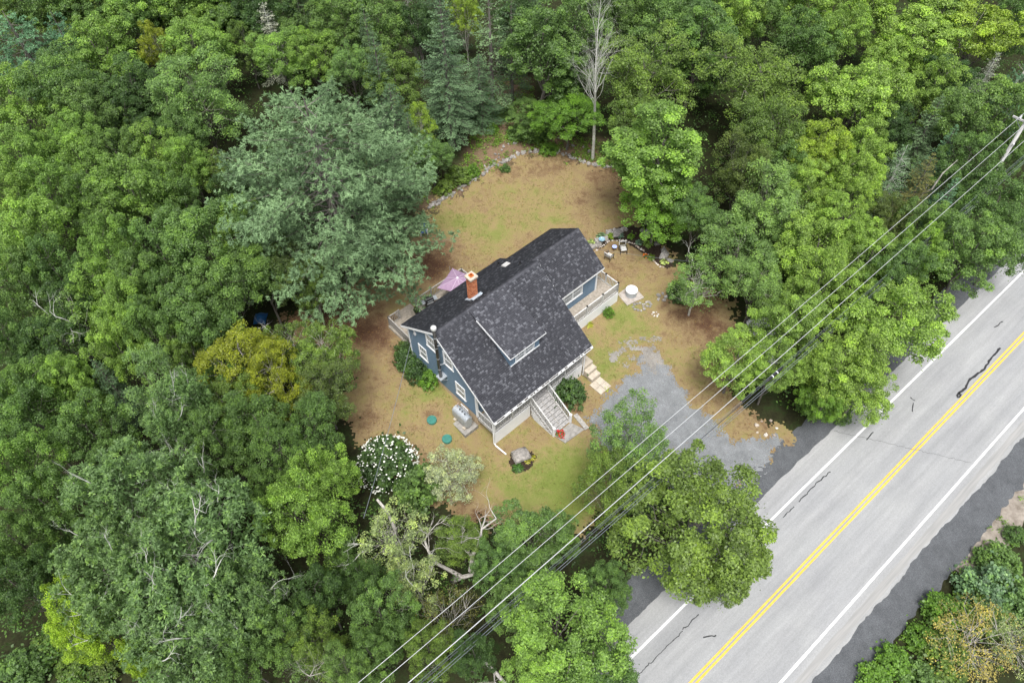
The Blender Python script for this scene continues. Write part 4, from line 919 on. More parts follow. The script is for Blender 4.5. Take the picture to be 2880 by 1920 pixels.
# ------------------------------------------------------------------ every tree and bush: kind, x, y (photo), radius, height, colour | label
TREES = """
# the left wood, from the back
pine 48 100 62 10 blue|blue-green pine in the far back corner of the left wood
pine 150 92 40 9 blue|narrow blue-green pine between the corner pine and a bright maple
maple 225 108 66 10 bright|bright maple right of the narrow blue-green pine
birch 355 108 34 9 gold|slim golden-green birch between two bright maples at the back
maple 452 105 66 10 bright|light green round maple just right of the slim golden birch
tall 330 28 48 10 mid|mid-green maple at the back edge above the golden birch
maple 430 30 48 10 bright|light maple at the back edge above the round light maple
tall 528 25 50 10 mid|green maple at the back edge left of the grey spruce
lichenspruce 622 75 40 9 lichen|pale grey lichen-covered spruce standing dead at the back of the wood
fine 565 105 34 8 olive|small olive tree beneath the grey lichen spruce
maple 648 140 56 9 bright|yellow-green maple in front of the grey lichen spruce
streak 720 130 46 9 bright|bright maple behind the top of the big blue-green pine
maple 700 45 50 10 mid|green maple at the back edge right of the grey spruce
tall 770 60 48 11 mid|mid-green maple at the back edge left of the dark spruces
maple 150 25 55 10 olive|olive scrubby tree at the back edge above the narrow pine
fine 245 30 48 9 olive|olive broadleaf tree at the back edge left of the golden birch
maple 45 20 50 10 olive|dull olive tree in the very corner behind the corner pine
maple 38 235 72 11 bright|large bright maple at the left edge below the corner pine
maple 155 205 72 11 mid|large maple with yellow top beside the left-edge maple
tall 315 205 56 10 dark|dark maple with an open shadowy crown below the golden birch
fine 450 215 84 11 grey|wide grey-green fine-leaved tree left of the big pine
maple 210 262 58 10 mid|mid-green maple in the hollow below the dark open maple
maple 298 275 50 8 dark|dark low maple between mid-green maple and grey-green tree
maple 55 362 64 11 bright|yellow-green maple at the left edge, second one down
maple 165 330 48 10 bright|small bright round-topped maple near the left edge
maple 205 385 56 10 bright|light green maple below the small round-topped maple
maple 280 375 52 10 mid|mid-green maple with bare twigs showing in its top
maple 358 352 58 10 bright|light green flat-topped maple above a gap with bare twigs
maple 418 305 50 9 mid|mid-green maple tucked under the grey-green fine-leaved tree
maple 432 378 50 9 bright|yellow-green maple just left of the big pine
birch 495 392 40 7 olive|dark yellow-speckled sapling against the left side of the big pine
maple 22 462 58 11 bright|bright maple cut by the left edge, third one down
maple 110 450 62 11 bright|pale green domed maple near the left edge
maple 198 462 54 10 mid|mid-green maple right of the pale domed maple
maple 308 440 86 12 bright|biggest light green maple in the left wood
maple 405 470 56 10 mid|green maple between the biggest light maple and the big pine
maple 80 560 72 12 bright|large bright maple with bare branches near the left edge
maple 42 655 62 11 mid|mid-green maple at the left edge half way down
maple 135 625 60 11 mid|green maple with grey trunk showing through its crown
maple 258 580 62 12 bright|bright yellow-green maple in the middle of the left wood
maple 375 592 60 11 mid|green maple in the middle of the left wood, right of the yellow-green one
maple 482 575 84 12 mid|large mid-green maple at the lower left side of the big pine
maple 562 550 58 11 bright|light maple touching the big pine's lower left branches
maple 235 668 60 11 bright|light green maple with forked grey trunk beneath it
maple 320 652 60 11 mid|mid-green maple above the black gap in the left wood
maple 515 655 74 11 mid|rounded mid-green maple left of the brown needle clearing
maple 600 630 58 10 mid|green maple overhanging the blue tarp
maple 465 735 70 10 mid|large maple with bunched leaves below the bare-twig gap
maple 395 690 56 10 mid|green maple beside the black gap in the left wood
maple 295 730 64 11 bright|light green maple with grey forked trunk in the left wood
maple 285 808 58 10 bright|light maple above the bluish oak in the left wood
maple 352 775 50 10 mid|mid-green maple between two light maples left of the golden birches
fine 668 615 70 9 dull|dark olive tree between the big pine and the brown clearing
birch 715 655 44 8 olive|yellowish olive tree under the big pine's left branches
birch 415 806 46 8 olive|dark yellowish tree left of the golden birch clump
birch 560 825 84 9 gold|broad golden-green birch in front of the brown clearing
birch 632 872 62 9 gold|second golden birch, just below right of the broad one
birch 560 920 60 8 olive|dark olive birch below the golden birches
birch 745 810 70 8 olive|olive-green birch with white bare branches at the clearing's edge
fine 740 895 66 8 dull|dark olive tree below the olive birch at the lawn's left edge
sparse 670 790 46 7 olive|thin olive tree with a pale snapped stem by the brown clearing
maple 115 806 66 9 dark|dark green maple in the shade at the left edge
maple 32 785 52 10 mid|mid-green maple cut by the left edge, half way down
sparse 165 765 60 9 grey|thin grey tree with many bare branches in the left wood
maple 98 890 66 10 bright|bright yellow-green maple with leaning grey trunk at the left
tall 172 885 46 10 bright|narrow bright maple left of the dark spruce
spruce 258 885 46 8 spruce|dark spruce in a shadowy hole of the left wood
fine 385 905 74 11 oak|bluish oak-like tree below the light maples on the left
oak 415 965 66 11 oak|bluish oak with white dead limbs above the great oak
maple 32 910 60 10 mid|mid-green maple cut by the left edge below the shade maple
maple 82 985 66 10 mid|maple with a thick leaning trunk at the left edge
maple 222 1000 66 10 mid|mid-green maple crossed by white dead twigs left of the great oak
maple 505 1010 60 10 mid|mid-green maple right of the bluish oak
maple 590 975 66 10 mid|dark-gapped maple below the dark olive birch
fine 715 985 62 9 mid|green tree at the lawn's left edge above the white-flowered bush
fine 655 1050 60 10 mid|green tree left of the white-flowered bush
maple 90 -5 60 12 mid|mid-green maple cut by the top edge near the left corner
tall 200 -12 60 12 mid|tall green maple cut by the top edge above the narrow pine
maple 300 -10 60 12 bright|bright maple cut by the top edge above the golden birch
maple 400 -14 60 12 mid|green maple cut by the top edge above the light round maple
tall 490 -12 60 12 bright|tall bright maple cut by the top edge left of the lichen spruce
maple 600 5 56 12 dark|dark maple behind the grey lichen spruce at the top edge
spruce 680 -5 46 13 spruce|dark spruce cut by the top edge right of the lichen spruce
spruce 815 -10 46 13 spruce|dark spruce cut by the top edge behind the broad back maple
spruce 1000 -25 50 13 spruce|dark spruce behind the tall spruce's top
spruce 1215 -10 44 13 spruce|dark spruce cut by the top edge in the shadowed back gap
maple 1370 -8 60 13 mid|mid-green maple cut by the top edge behind the bare tree
maple 1560 -5 60 13 mid|mid-green maple cut by the top edge behind the back right maples
maple 1640 0 54 12 mid|green maple cut by the top edge left of the yellow-green back maple
streak 1840 0 66 12 sun|bright maple cut by the top edge right of the dead stems
streak 1980 -5 66 12 sun|bright maple cut by the top edge behind the yellow-tinged one
streak 2160 0 66 12 mid|mid-green maple cut by the top edge at the back right
maple 2050 290 46 8 dark|dark maple in the gap around the leaning brown trunk
maple 1800 395 60 9 mid|mid-green maple between two grey-green trees of the right wood
maple 1820 560 56 8 mid|mid-green maple low between grey-green tree and yellow-green maple
maple 2180 200 50 9 dark|dark maple in a gap near the back right
maple 2130 520 52 8 mid|mid-green maple under the wires below the dying spruce
maple 545 430 46 8 dark|dark maple in the shade of the big pine's left side
maple 250 500 50 9 mid|mid-green maple below the pale domed maple
maple 180 700 54 9 dark|dark maple beneath the thin grey tree
maple 520 870 60 7 mid|green tree left of the golden birches
# the great oak and around it
oak 330 1150 120 13 oak|upper part of the great oak wood, widest oak left of the flowering bush
oak 450 1300 150 14 oak|great grey-green oak with many white dead branches
oak 265 1320 110 12 oak|grey-green oak on the left side of the great oak
oak 430 1450 120 12 oak|grey-green oak below the great oak, near the bottom edge
oak 570 1390 90 12 oak|grey-green oak on the right side of the great oak
maple 62 1095 72 11 bright|bright maple at the left edge beside the upper oak
maple 115 1165 66 10 mid|mid-green maple below the bright left-edge maple
maple 45 1245 58 10 mid|dark-edged maple at the left edge left of the oaks
maple 38 1345 66 9 dark|dark green maple at the left edge above the grassy hollow
maple 185 1425 64 9 lime|vivid lime-green maple at the lower left of the oaks
maple 345 1515 44 9 lime|small vivid lime maple at the bottom under the oaks
maple 120 1310 40 8 dark|small dark maple between left-edge maple and the oaks
streak 700 1195 90 11 bright|yellow-green maple with reddish tips right of the great oak
maple 620 1125 48 9 mid|green maple between upper oak and yellow-green maple
streak 750 1095 64 10 bright|pale twiggy maple left of the white-flowered bush
maple 735 1365 62 10 dark|dark green maple right of the oaks
maple 660 1465 60 10 mid|green maple between lower oak and the bleached branch pile
fine 730 1480 56 9 olive|olive tree above the bleached branch pile
fine 800 1540 50 9 grey|grey-green tree on the bottom edge left of the wires
maple 560 1515 56 9 mid|mid-green maple on the bottom edge right of the lower oak
dense 40 1540 55 2 mid|low round bush in the bottom left corner
# below the lawn
sparse 905 1235 72 8 pale|pale half-dead willow with a broken grey trunk
sparse 955 1340 60 8 pale|pale yellowish willow below the broken-trunk willow
fine 832 1335 50 9 dark|dark green tree left of the pale willows
maple 880 1415 70 9 mid|green tree below the pale willows
twiggy 1030 1420 62 6 brown|dull brown twiggy tree under the wires
maple 850 1500 58 9 mid|mid-green tree on the bottom edge left of the wires
fine 985 1490 56 8 olive|olive tree under the wires near the bottom edge
maple 1085 1500 52 8 dark|dark green tree right of the wires near the bottom edge
maple 790 1290 40 7 mid|small green tree between yellow-green maple and pale willow
fine 1060 1235 56 6 olive|thin olive tree behind the bleached forked trunk
maple 1215 1240 78 7 mid|green maple at the lower edge of the front lawn
maple 1150 1300 56 7 mid|green maple under the wires right of the bleached forked trunk
maple 1285 1230 46 6 mid|small green maple between the wires and the front lawn
streak 1300 1450 130 9 bright|big light green maple at the bottom beside the road
maple 1180 1390 64 8 mid|mid-green maple between the wires and the big light maple
maple 1395 1345 52 7 mid|green maple between the two big roadside maples
streak 1370 1540 90 8 mid|green maple on the bottom edge overhanging the road
maple 1230 1545 70 8 bright|light green maple on the bottom edge left of the overhanging one
streak 1598 1205 172 9 olive|big olive-green maple with yellowing tips overhanging the road
maple 1655 1325 66 6.5 olive|olive maple branch crown closest to the yellow line
fine 1445 1020 84 9 grey|olive maple with pale twigs standing on the gravel drive
fine 1400 1110 70 8 olive|darker olive maple left of the driveway maple
maple 1480 1130 50 7 dark|dark maple between the driveway maple and the big olive one
# the right wood
maple 1690 825 74 7 sun|light green tree at the right end of the lawn
streak 1775 850 62 7 sun|yellow-green small tree between lawn-end tree and the cable
streak 2055 735 122 9 sun|big yellow-green maple leaning over the road shoulder
streak 1935 835 92 9 sun|yellow-green maple left of the shoulder-leaning maple
maple 1975 890 70 7 sun|light maple at the road corner of the right wood
maple 1900 905 56 6 vivid|vivid green low maple beside the pale ditch stones
maple 1815 735 82 8 sun|bright maple crossed by the wires above the white car
maple 1885 650 70 10 sun|bright maple crossed by the wires in the middle of the right wood
fine 1690 585 86 8 grey|grey-green tree with silvery leaves beside the garden bed
fine 1740 650 70 8 grey|grey-green tree right of the lawn with pale bare limbs
sparse 1600 655 58 6 grey|thin leaning tree with white branches over the lawn
maple 1868 570 78 10 sun|yellow-green maple above the wire-crossed bright maple
streak 1935 530 66 10 sun|streaky bright maple left of the dead-trunk gap
maple 2000 600 60 9 sun|bright maple right of the streaky one under the wires
maple 2055 625 60 9 mid|mid-green maple above the shoulder-leaning maple
streak 2105 585 52 9 sun|yellow-green maple tip reaching toward the road
maple 2235 565 82 10 mid|mid-green maple near the far right road edge
maple 2315 545 56 9 mid|mid-green maple cut by the right edge beside the road
maple 2280 470 66 10 mid|green maple behind the utility pole's foot
fine 1770 480 84 10 grey|wide grey-green tree with bare twigs in the right wood
fine 1770 310 80 11 olive|olive-grey tree in the middle of the right wood
fine 1735 190 92 12 olive|large olive-grey tree high in the right wood
fine 1705 385 56 10 dull|shaded olive tree right of the tall garden maple
tall 1605 95 70 12 mid|bluish mid-green maple at the back right of the dead tree
maple 1690 38 56 11 sun|yellow-green maple at the back edge of the right wood
maple 1770 35 52 11 mid|green maple at the back edge beside a gap with dead stems
streak 1850 105 66 11 mid|mid-green streaky maple right of the large olive-grey tree
streak 1925 85 54 11 sun|yellow-tinged maple behind the streaky mid-green one
streak 1970 220 90 11 sun|wide yellow-green maple with slanting sprays in the right wood
streak 2100 90 88 11 sun|bright maple with slanting sprays at the back right
streak 2235 75 92 11 yellow|yellowish maple in the far back right corner
maple 2330 60 46 11 mid|green maple cut by the far right back corner
maple 2150 205 54 10 sun|bright maple below the back right slanting-spray maple
maple 2040 150 50 10 sun|small bright maple between two slanting-spray maples
streak 1868 350 70 10 yellow|yellowish maple in the centre of the right wood
streak 1970 360 62 10 sun|yellow-green maple right of the yellowish one
streak 1955 435 60 10 sun|yellow-green maple left of the brown spruces
maple 1860 430 56 9 sun|light maple between yellowish maple and grey-green tree
maple 2255 265 76 11 mid|mid-green maple left of the utility pole's top
maple 2215 385 62 10 mid|mid-green maple below left of the utility pole's top
pine 2335 215 44 9 blue|bluish conifer behind the utility pole at the right edge
lichenspruce 2050 405 46 9 sprucelit|grey lichen-streaked spruce beside the brown spruce
spruce 2108 425 44 9 brown|brown-green dying spruce in the right wood
spruce 2130 290 38 9 sprucelit|grey-green spruce above the brown dying spruce
spruce 2160 360 34 9 blue|bluish spruce right of the brown dying spruce
spruce 2165 470 34 8 blue|small bluish spruce under the wires beside the pole
maple 2330 330 40 9 mid|green maple behind the utility pole's crossarm
fine 2040 500 46 8 dull|dull olive tree below the lichen-streaked spruce
lichenspruce 2262 180 26 8 lichen|small pale lichen spruce beside the leaning dead trunk
# behind the back lawn
spruce 870 165 42 11 spruce|dark spruce behind the right shoulder of the big pine
fine 805 155 44 9 grey|pale thin tree just behind the top of the big pine
maple 868 45 60 11 mid|broad mid-green maple at the back left of the dead spruce
maple 905 180 52 9 olive|olive-green maple right of the dark spruce
spruce 905 265 56 9 spruce|dark green spruce between the big pine and the tall spruce
spruce 848 100 36 11 spruce|dark spruce below the broad back maple
birch 1068 25 32 10 yellow|yellow-green tree between the tall spruce and the olive spruce
spruce 1102 190 42 8 spruce|low dark spruce right of the tall spruce
thin 1125 75 56 13 sprucelit|olive-green spruce with thin crown right of the tall spruce
thin 1175 90 40 12 spruce|shaded spruce in the dark gap at the back
tall 1250 105 72 13 mid|tall bluish-green maple left of the tall bare tree
tall 1322 90 60 13 mid|tall mid-green maple just behind the tall bare tree
maple 1305 270 64 6 vivid|low dark-leaved maple at the bare tree's left foot
maple 1215 265 44 4 mid|small green maple at the edge of the soil bank
fine 1485 170 86 12 olive|large olive-green tree right of the tall bare tree
fine 1462 275 56 9 olive|olive-green tree below right of the tall bare tree
maple 1520 75 72 12 mid|mid-green maple behind the large olive-green tree
maple 1440 40 50 12 mid|green maple at the back edge right of the bare tree top
tall 1512 345 112 13 bright|tall bright green maple beside the garden bed and back lawn
maple 1512 462 80 8 vivid|lower vivid green maple hanging over the garden bed
maple 1600 500 58 8 mid|mid-green maple right of the garden bed maple
maple 990 355 52 6 mid|green maple at the left end of the stone wall
birch 965 285 28 7 yellow|small yellow-green sapling left of the tall spruce foot
spruce 942 315 42 7 spruce|dark young spruce above the left end of the stone wall
maple 1180 30 46 12 dark|dark maple in the shadowed gap at the back edge
maple 960 60 40 10 dark|dark maple behind the tall spruce's left side
"""
for ln in TREES.strip().split('\n'):
    if ln.startswith('#'): continue
    a, lab = ln.split('|'); k, x, y, r, H, c = a.split(); x = float(x); y = float(y)
    g = 'trees of the left wood' if x < 800 else ('trees behind the back lawn' if y < 600 and x < 1620 else ('trees of the right wood' if x > 1600 and y < 960 else 'trees below the front lawn'))
    plant(k, x, y, float(r) * (1.26 if y < 300 else 1.13 if x < 800 or (y < 640 and not 950 < x < 1640) else 1.08), float(H), c, lab, 'shrub' if k in ('dense', 'twiggy') else 'tree', g)
plant('pine', 808, 640, 292, 18.2, 'pine', 'huge blue-green pine overhanging the lawn left of the house', 'tree', None, byb=True, lib=HERO, rz=2.2)
plant('spruce', 1040, 333, 72, 15.5, 'sprucepale', 'tall narrow grey-green spruce above the stone wall', 'tree', None, byb=True, lib=conifer(83, R=2.4, H=15.5, whorls=30, per=6, power=.75, nn=5, tw=.17, z0=.13, jit=.35, bare=.28))
plant('snag', 1361, 367, 80, 16.5, 'pale', 'tall bare grey tree with upright twigs above the stone wall', 'dead tree', None, byb=True, lib=snag(93, 16.5, 4.2, lean=.05, n=64, z0=.36, dep=3, upk=.7, bark='lichen'))
plant('snag', 955, 170, 30, 11, 'pale', 'grey dead spruce trunk left of the tall spruce', 'dead tree', None, byb=True, lib=snag(94, 11, .9, lean=-.03, n=40, z0=.25, dep=1))
plant('bareleaner', 2068, 310, 20, 8, 'pale', 'leaning brown dead trunk above the lichen spruces', 'dead tree', None, byb=True, rz=-.4)
plant('bareleaner', 2300, 222, 24, 8, 'pale', 'leaning broken dead trunk near the utility pole top', 'dead tree', None, byb=True, rz=-.5)
plant('bareleaner', 2035, 545, 30, 8, 'pale', 'grey dead leaning trunk under the lichen-streaked spruce', 'dead tree', None, byb=True, rz=-.2)
plant('snag', 1800, 20, 26, 9, 'pale', 'dead grey stems in the gap at the back of the right wood', 'dead tree', None, byb=True)
# shrubs near the house and on the bank
SHR = """
shrub 938 822 34 1.5 dark|dark green bush against the left house wall near the back corner
shrub 958 850 30 1.5 dark|dark green bush in the middle of the left wall
shrub 985 866 26 1.2 vivid|bright green bush at the front end of the left wall bushes
shrub 926 800 22 1.2 dark|small dark bush at the rear left house corner
dense 1308 896 40 2.1 dark|large round dark green bush between the front steps and stone steps
shrub 1399 715 13 .8 vivid|small bright green bush against the white side deck skirt
shrub 1128 291 17 1.0 vivid|round bright green bush on the soil bank
shrub 1160 255 24 1.0 mid|green bush low on the soil bank near the top
shrub 1190 300 26 1.0 mid|green bush in the middle of the soil bank
shrub 1235 300 34 1.3 mid|wide green bush at the foot of the tall maples
shrub 1260 340 22 .9 vivid|bright green bush just above the stone wall's middle
shrub 1050 400 30 1.1 olive|olive bush behind the left part of the stone wall
shrub 1020 425 26 1.0 olive|olive ground bush at the stone wall's left end
shrub 1085 390 18 .9 vivid|small yellow-green bush behind the stone wall
shrub 1160 385 12 .6 mid|small green bush inside the stone wall's inner row
shrub 1400 340 22 1.0 mid|green bush right of the bare tree's foot
shrub 1570 665 34 1.2 dark|dark green bush under the thin white-branched tree
shrub 2275 1350 66 2.4 pine|greyish round juniper on the right bank of the road
shrub 2300 1285 50 1.5 mid|green bushes above the juniper on the right bank
shrub 2330 1370 60 2.2 grey|grey-green bush cut by the right edge beside the juniper
shrub 2120 1465 36 1.0 vivid|small bright bush at the gravel edge below the juniper
shrub 2060 1520 44 1.2 vivid|bright green bush on the right gravel edge near the bottom
shrub 2110 1550 44 1.2 mid|green bush in front of the yellow twiggy bush
shrub 2335 1225 24 1.0 mid|small green bush on pale soil at the right edge
shrub 1870 935 36 1.0 mid|low green bush beside the pale ditch stones
shrub 1930 945 30 .9 mid|low green bush at the road shoulder below the light maple
shrub 2180 622 26 1.0 vivid|bright green bush on the far road shoulder
twiggy 2230 1470 92 2.8 straw|yellow-orange twiggy bush on the right roadside bank
shrub 2010 1555 40 1.0 vivid|low vivid bush nearest the bottom edge on the right gravel edge
shrub 2170 1400 44 1.3 vivid|bright low bush beneath the round juniper
shrub 2260 1400 60 1.8 olive|olive bush between the juniper and the yellow twiggy bush
shrub 2180 1500 60 1.6 olive|olive bush in the foot of the yellow twiggy bush
twiggy 2340 1480 62 2.6 pale|pale grey-green twiggy bush at the right edge of the roadside
shrub 110 1480 40 1.0 olive|grassy olive clump in the hollow at lower left
shrub 170 1520 44 1.0 olive|second grassy clump right of the first in the hollow
shrub 230 1545 40 1.0 dull|dull grassy clump at the bottom of the hollow
shrub 960 1112 60 2.6 mid|dark green shrub between white-flowered bush and silvery bush
"""
for ln in SHR.strip().split('\n'):
    a, lab = ln.split('|'); k, x, y, r, H, c = a.split()
    plant(k, float(x), float(y), float(r) * 1.05, float(H), c, lab, 'shrub', 'bushes in the yard and along the road')
# hydrangea with white blossom balls
hy = plant('dense', 885, 1048, 70, 2.6, 'dark', 'big dark bush covered in white round blossoms', 'shrub', None, name='flowering_bush')
rg = np.random.RandomState(50); fb = MB(); q = LIB['dense'][0]
ico = [(0, 0, 1), (.9, 0, .35), (.28, .85, .35), (-.72, .52, .35), (-.72, -.52, .35), (.28, -.85, .35), (0, 0, -.6)]
for _ in range(420):
    if rg.rand() < .45 or _ < 40: d0 = nrm_(rg.randn(3) + np.array([0, -.1, .45]))
    d = nrm_(d0 + rg.randn(3) * .16); d[2] = abs(d[2]); p = d * np.array([.96, .96, 1.42]) * (.90 + .2 * rg.rand()); r = .018 + .026 * rg.rand()
    fb.add([p + np.array(v) * r * np.array([1, 1, .5 * 1.6]) for v in ico], [(0, 1, 2), (0, 2, 3), (0, 3, 4), (0, 4, 5), (0, 5, 1), (6, 2, 1), (6, 3, 2), (6, 4, 3), (6, 5, 4), (6, 1, 5)])
fb.build('blossoms', noisy('white_blossom', (.68, .70, .60), (.82, .82, .76), 9, .9, .05), hy)['kind'] = 'stuff'
# silvery bush
LIB['silver'] = [broad(131, R=2.3, H=4., nl=11, ncl=16, nleaf=90, ln=.13, wd=.055, rc=.17, z0=.3, top=.8, twig=.8, bark='deadwood', up=.5)]
plant('silver', 1040, 1085, 66, 3.8, (.40, .44, .30), 'silvery white-leaved bush at the lower edge of the lawn', 'shrub', None, name='silver_bush')
# bleached forked trunk
def custom_dead(name, label, foot, trunk_pts, limbs, r0, seed, group=None):
    """trunk and limbs through pixel points at given heights, twigs grown from the limbs"""
    rg = np.random.RandomState(seed); P0 = at(*foot); e = empty(name, P0); tag(e, label, 'dead tree', group)
    conv = lambda pts: [at(x, y, float(P0[2]) + z) - P0 for x, y, z in pts]
    tp = [np.array([0, 0, -.2])] + conv(trunk_pts); tk = MB(); tk.tube(tp, list(np.linspace(r0, r0 * .45, len(tp))), 8); tk.build('trunk', MT['deadwood'], e, True)
    for lm in limbs:
        pts = conv(lm); b = MB(); b.tube(pts, list(np.linspace(r0 * .55, r0 * .16, len(pts))), 6)
        for k in range(7):
            i = rg.randint(max(1, len(pts) // 2), len(pts)); d = nrm_(pts[i] - pts[i - 1]); grow(b, pts[i], nrm_(d + rg.randn(3) * .6), .9 + .7 * rg.rand(), r0 * .12, 2, rg, .6)
        b.build('limb', MT['deadwood'], e)
custom_dead('dead_tree', 'bleached forked dead tree in front of the wires', (1040, 1330), [(1050, 1328, 1.0), (1062, 1325, 1.6)],
            [[(1062, 1325, 1.6), (1087, 1318, 2.2), (1092, 1290, 3.0), (1076, 1268, 3.6), (1054, 1252, 4.2), (1044, 1238, 4.6)],
             [(1062, 1325, 1.6), (1035, 1310, 2.4), (1000, 1292, 3.2), (984, 1265, 4.0), (975, 1240, 4.6), (984, 1225, 5.0)],
             [(1080, 1310, 2.6), (1085, 1275, 3.8), (1104, 1240, 4.8), (1106, 1215, 5.4), (1140, 1190, 6.0)]], .26, 71)
custom_dead('dead_tree', 'broken grey trunk rising through the pale willow', (940, 1345), [(918, 1310, 1.6), (906, 1270, 3.2), (907, 1215, 4.4), (890, 1175, 5.4), (866, 1146, 6.4)],
            [[(907, 1290, 2.4), (893, 1255, 3.8), (878, 1225, 5.0)], [(918, 1310, 1.6), (930, 1360, 2.6), (935, 1385, 3.0)]], .17, 72)
custom_dead('dead_tree', 'bare grey branch leaning at the bottom edge right of the wires', (1180, 1590), [(1140, 1545, .8), (1115, 1520, 1.2), (1095, 1505, 1.4), (1065, 1500, 1.6)], [[(1135, 1540, 1.0), (1136, 1565, 1.4)]], .13, 73)
custom_dead('dead_branch_pile', 'pile of bleached bare branches at the bottom edge left of the wires', (712, 1552), [(712, 1550, 1.0)],
            [[(712, 1552, 5.6), (700, 1545, 6.0), (690, 1535, 6.3)], [(712, 1552, 5.6), (725, 1548, 6.0), (735, 1545, 6.2)], [(712, 1552, 5.6), (718, 1540, 6.2), (722, 1530, 6.6)]], .05, 74)
# undergrowth: one mass nobody could count
rg = np.random.RandomState(99); n = 17000
X = rg.uniform(-75, 75, n); Y = rg.uniform(4, 108, n)
s_ = X * RD[0] + Y * RD[1]; n_ = X * RN[0] + Y * RN[1]
keep = ~edge_fall(LAWN, 1.0)(X, Y).astype(bool) & ~inpoly(X, Y, DRIVE) & (n_ > 9.4) & (bf(X, Y) < .4) & (vnoise(X, Y, 3.5, 77) > .34)
X, Y = X[keep], Y[keep]; Cc = np.stack([X, Y, terr(X, Y) + .25 + 3.4 * rg.rand(len(X)) ** 1.6], 1)
lv = Leaves(); clump(lv, rg, Cc, np.tile([0, 0, 1.], (len(X), 1)), .65, 18, .18, .11, .5, 1.0)
ug = inst('undergrowth', lv.mesh('undergrowth', MT['leaf'])); ug.color = (.075, .150, .035, 1); tag(ug, 'dark low undergrowth filling the gaps between the trees', 'undergrowth', kind='stuff')
# ferns and weeds on the soil bank and the roadside, also uncountable
X = rg.uniform(-75, 75, 26000); Y = rg.uniform(4, 108, 26000); s_ = X * RD[0] + Y * RD[1]; n_ = X * RN[0] + Y * RN[1]
kb = ((bf(X, Y) > .35) & (rg.rand(len(X)) < .6) & (vnoise(X, Y, 2.0, 31) > .38)) | ((n_ < -4.1) & (n_ > -9) & (s_ > 8) & (vnoise(X, Y, 1.6, 33) > .36 + .05 * (n_ + 7))) | ((n_ < -6) & (rg.rand(len(X)) < .8)) | ((n_ > 8.5) & (n_ < 10) & (s_ > 40) & (vnoise(X, Y, 1.6, 34) > .5))
Xb = rg.uniform(-15, 18, 8000); Yb = rg.uniform(48, 85, 8000); q_ = (bf(Xb, Yb) > .3) & ~edge_fall(LAWN, .3)(Xb, Yb).astype(bool) & (vnoise(Xb, Yb, 2.4, 35) * .7 + vnoise(Xb, Yb, .7, 36) * .3 > .36)
X, Y = np.concatenate([X[kb], Xb[q_]]), np.concatenate([Y[kb], Yb[q_]]); Cc = np.stack([X, Y, terr(X, Y) + .1], 1); lv = Leaves(); clump(lv, rg, Cc, np.tile([0, 0, 1.], (len(X), 1)), .34, 16, .14, .075, .8, .8)
wd_ = inst('weeds', lv.mesh('weeds', MT['leaf'])); wd_.color = (.15, .27, .035, 1); tag(wd_, 'ferns and weeds on the soil bank and the roadside', 'weeds', kind='stuff')

# dry grass tufts and fallen leaves on the lawn
rg = np.random.RandomState(123); Lp = np.array([q[:2] for q in LAWN]); lo, hi = Lp.min(0), Lp.max(0)
X = rg.uniform(lo[0], hi[0], 60000); Y = rg.uniform(lo[1], hi[1], 60000); hu = (X - HO[0]) * HU[0] + (Y - HO[1]) * HU[1]; hv = (X - HO[0]) * HV[0] + (Y - HO[1]) * HV[1]
k = inpoly(X, Y, LAWN) & (~inpoly(X, Y, DRIVE) | ((vnoise(X, Y, 1.3, 66) > .70) & (rg.rand(len(X)) < .8)) | (rg.rand(len(X)) < .04)) & ~((hu > .2) & (hu < 9.3) & (hv > .4) & (hv < 9.8)) & ~((hu > 9) & (hu < 16.7) & (hv > 3.5) & (hv < 10.4)) & ~((hu > .6) & (hu < 8.6) & (hv > 9.4) & (hv < 14.4)) & ~((hu > 3.7) & (hu < 6.5) & (hv > -3.4) & (hv < .6)) & ~((hu > 8.9) & (hu < 10.4) & (hv > -2) & (hv < 1.8)) & ~inpoly(X, Y, BED)
X, Y = X[k], Y[k]; mx_ = lawn_mix(X, Y); k = rg.rand(len(X)) < (.35 + .65 * mx_) * (vnoise(X, Y, 1.1, 61) > .3); Xt, Yt, mt_ = X[k], Y[k], mx_[k]
n = len(Xt); B = 4; P = np.repeat(np.stack([Xt, Yt, terr(Xt, Yt) + .075], 1), B, 0) + rg.randn(n * B, 3) * np.array([.05, .05, .01]); g = nrm_(rg.randn(n * B, 3) * .6 + np.array([0, 0, .7]))
for nm, sel, col, lb in (('grass_tufts', mt_ > .5, (.17, .20, .05, 1), 'short green grass tufts on the lawn'), ('dry_grass_tufts', mt_ <= .5, (.24, .175, .085, 1), 'dry tan grass tufts on the lawn')):
    s4 = np.repeat(sel, B); lv = Leaves(); m_ = int(s4.sum()); lv.add(P[s4], rg.randn(m_, 3), g[s4], .08, .02, .5 + .12 * rg.randn(m_)); o = inst(nm, lv.mesh(nm, MT['leaf'])); o.color = col; tag(o, lb, 'grass', kind='stuff')
k = rg.rand(len(X)) < .16 * (1.2 - mx_) * (.3 + 1.5 * (vnoise(X, Y, 2.6, 63) > .5)); Xf, Yf = X[k], Y[k]; n = len(Xf)
lv = Leaves(); lv.add(np.stack([Xf, Yf, terr(Xf, Yf) + .08], 1), np.array([0, 0, 1.]) + rg.randn(n, 3) * .3, rg.randn(n, 3), .10 * (.6 + .8 * rg.rand(n)), .06, .5 + .3 * rg.randn(n)); o = inst('fallen_leaves', lv.mesh('fallen_leaves', MT['leaf'])); o.color = (.20, .11, .05, 1); tag(o, 'brown fallen leaves scattered on the lawn', 'leaves', kind='stuff')
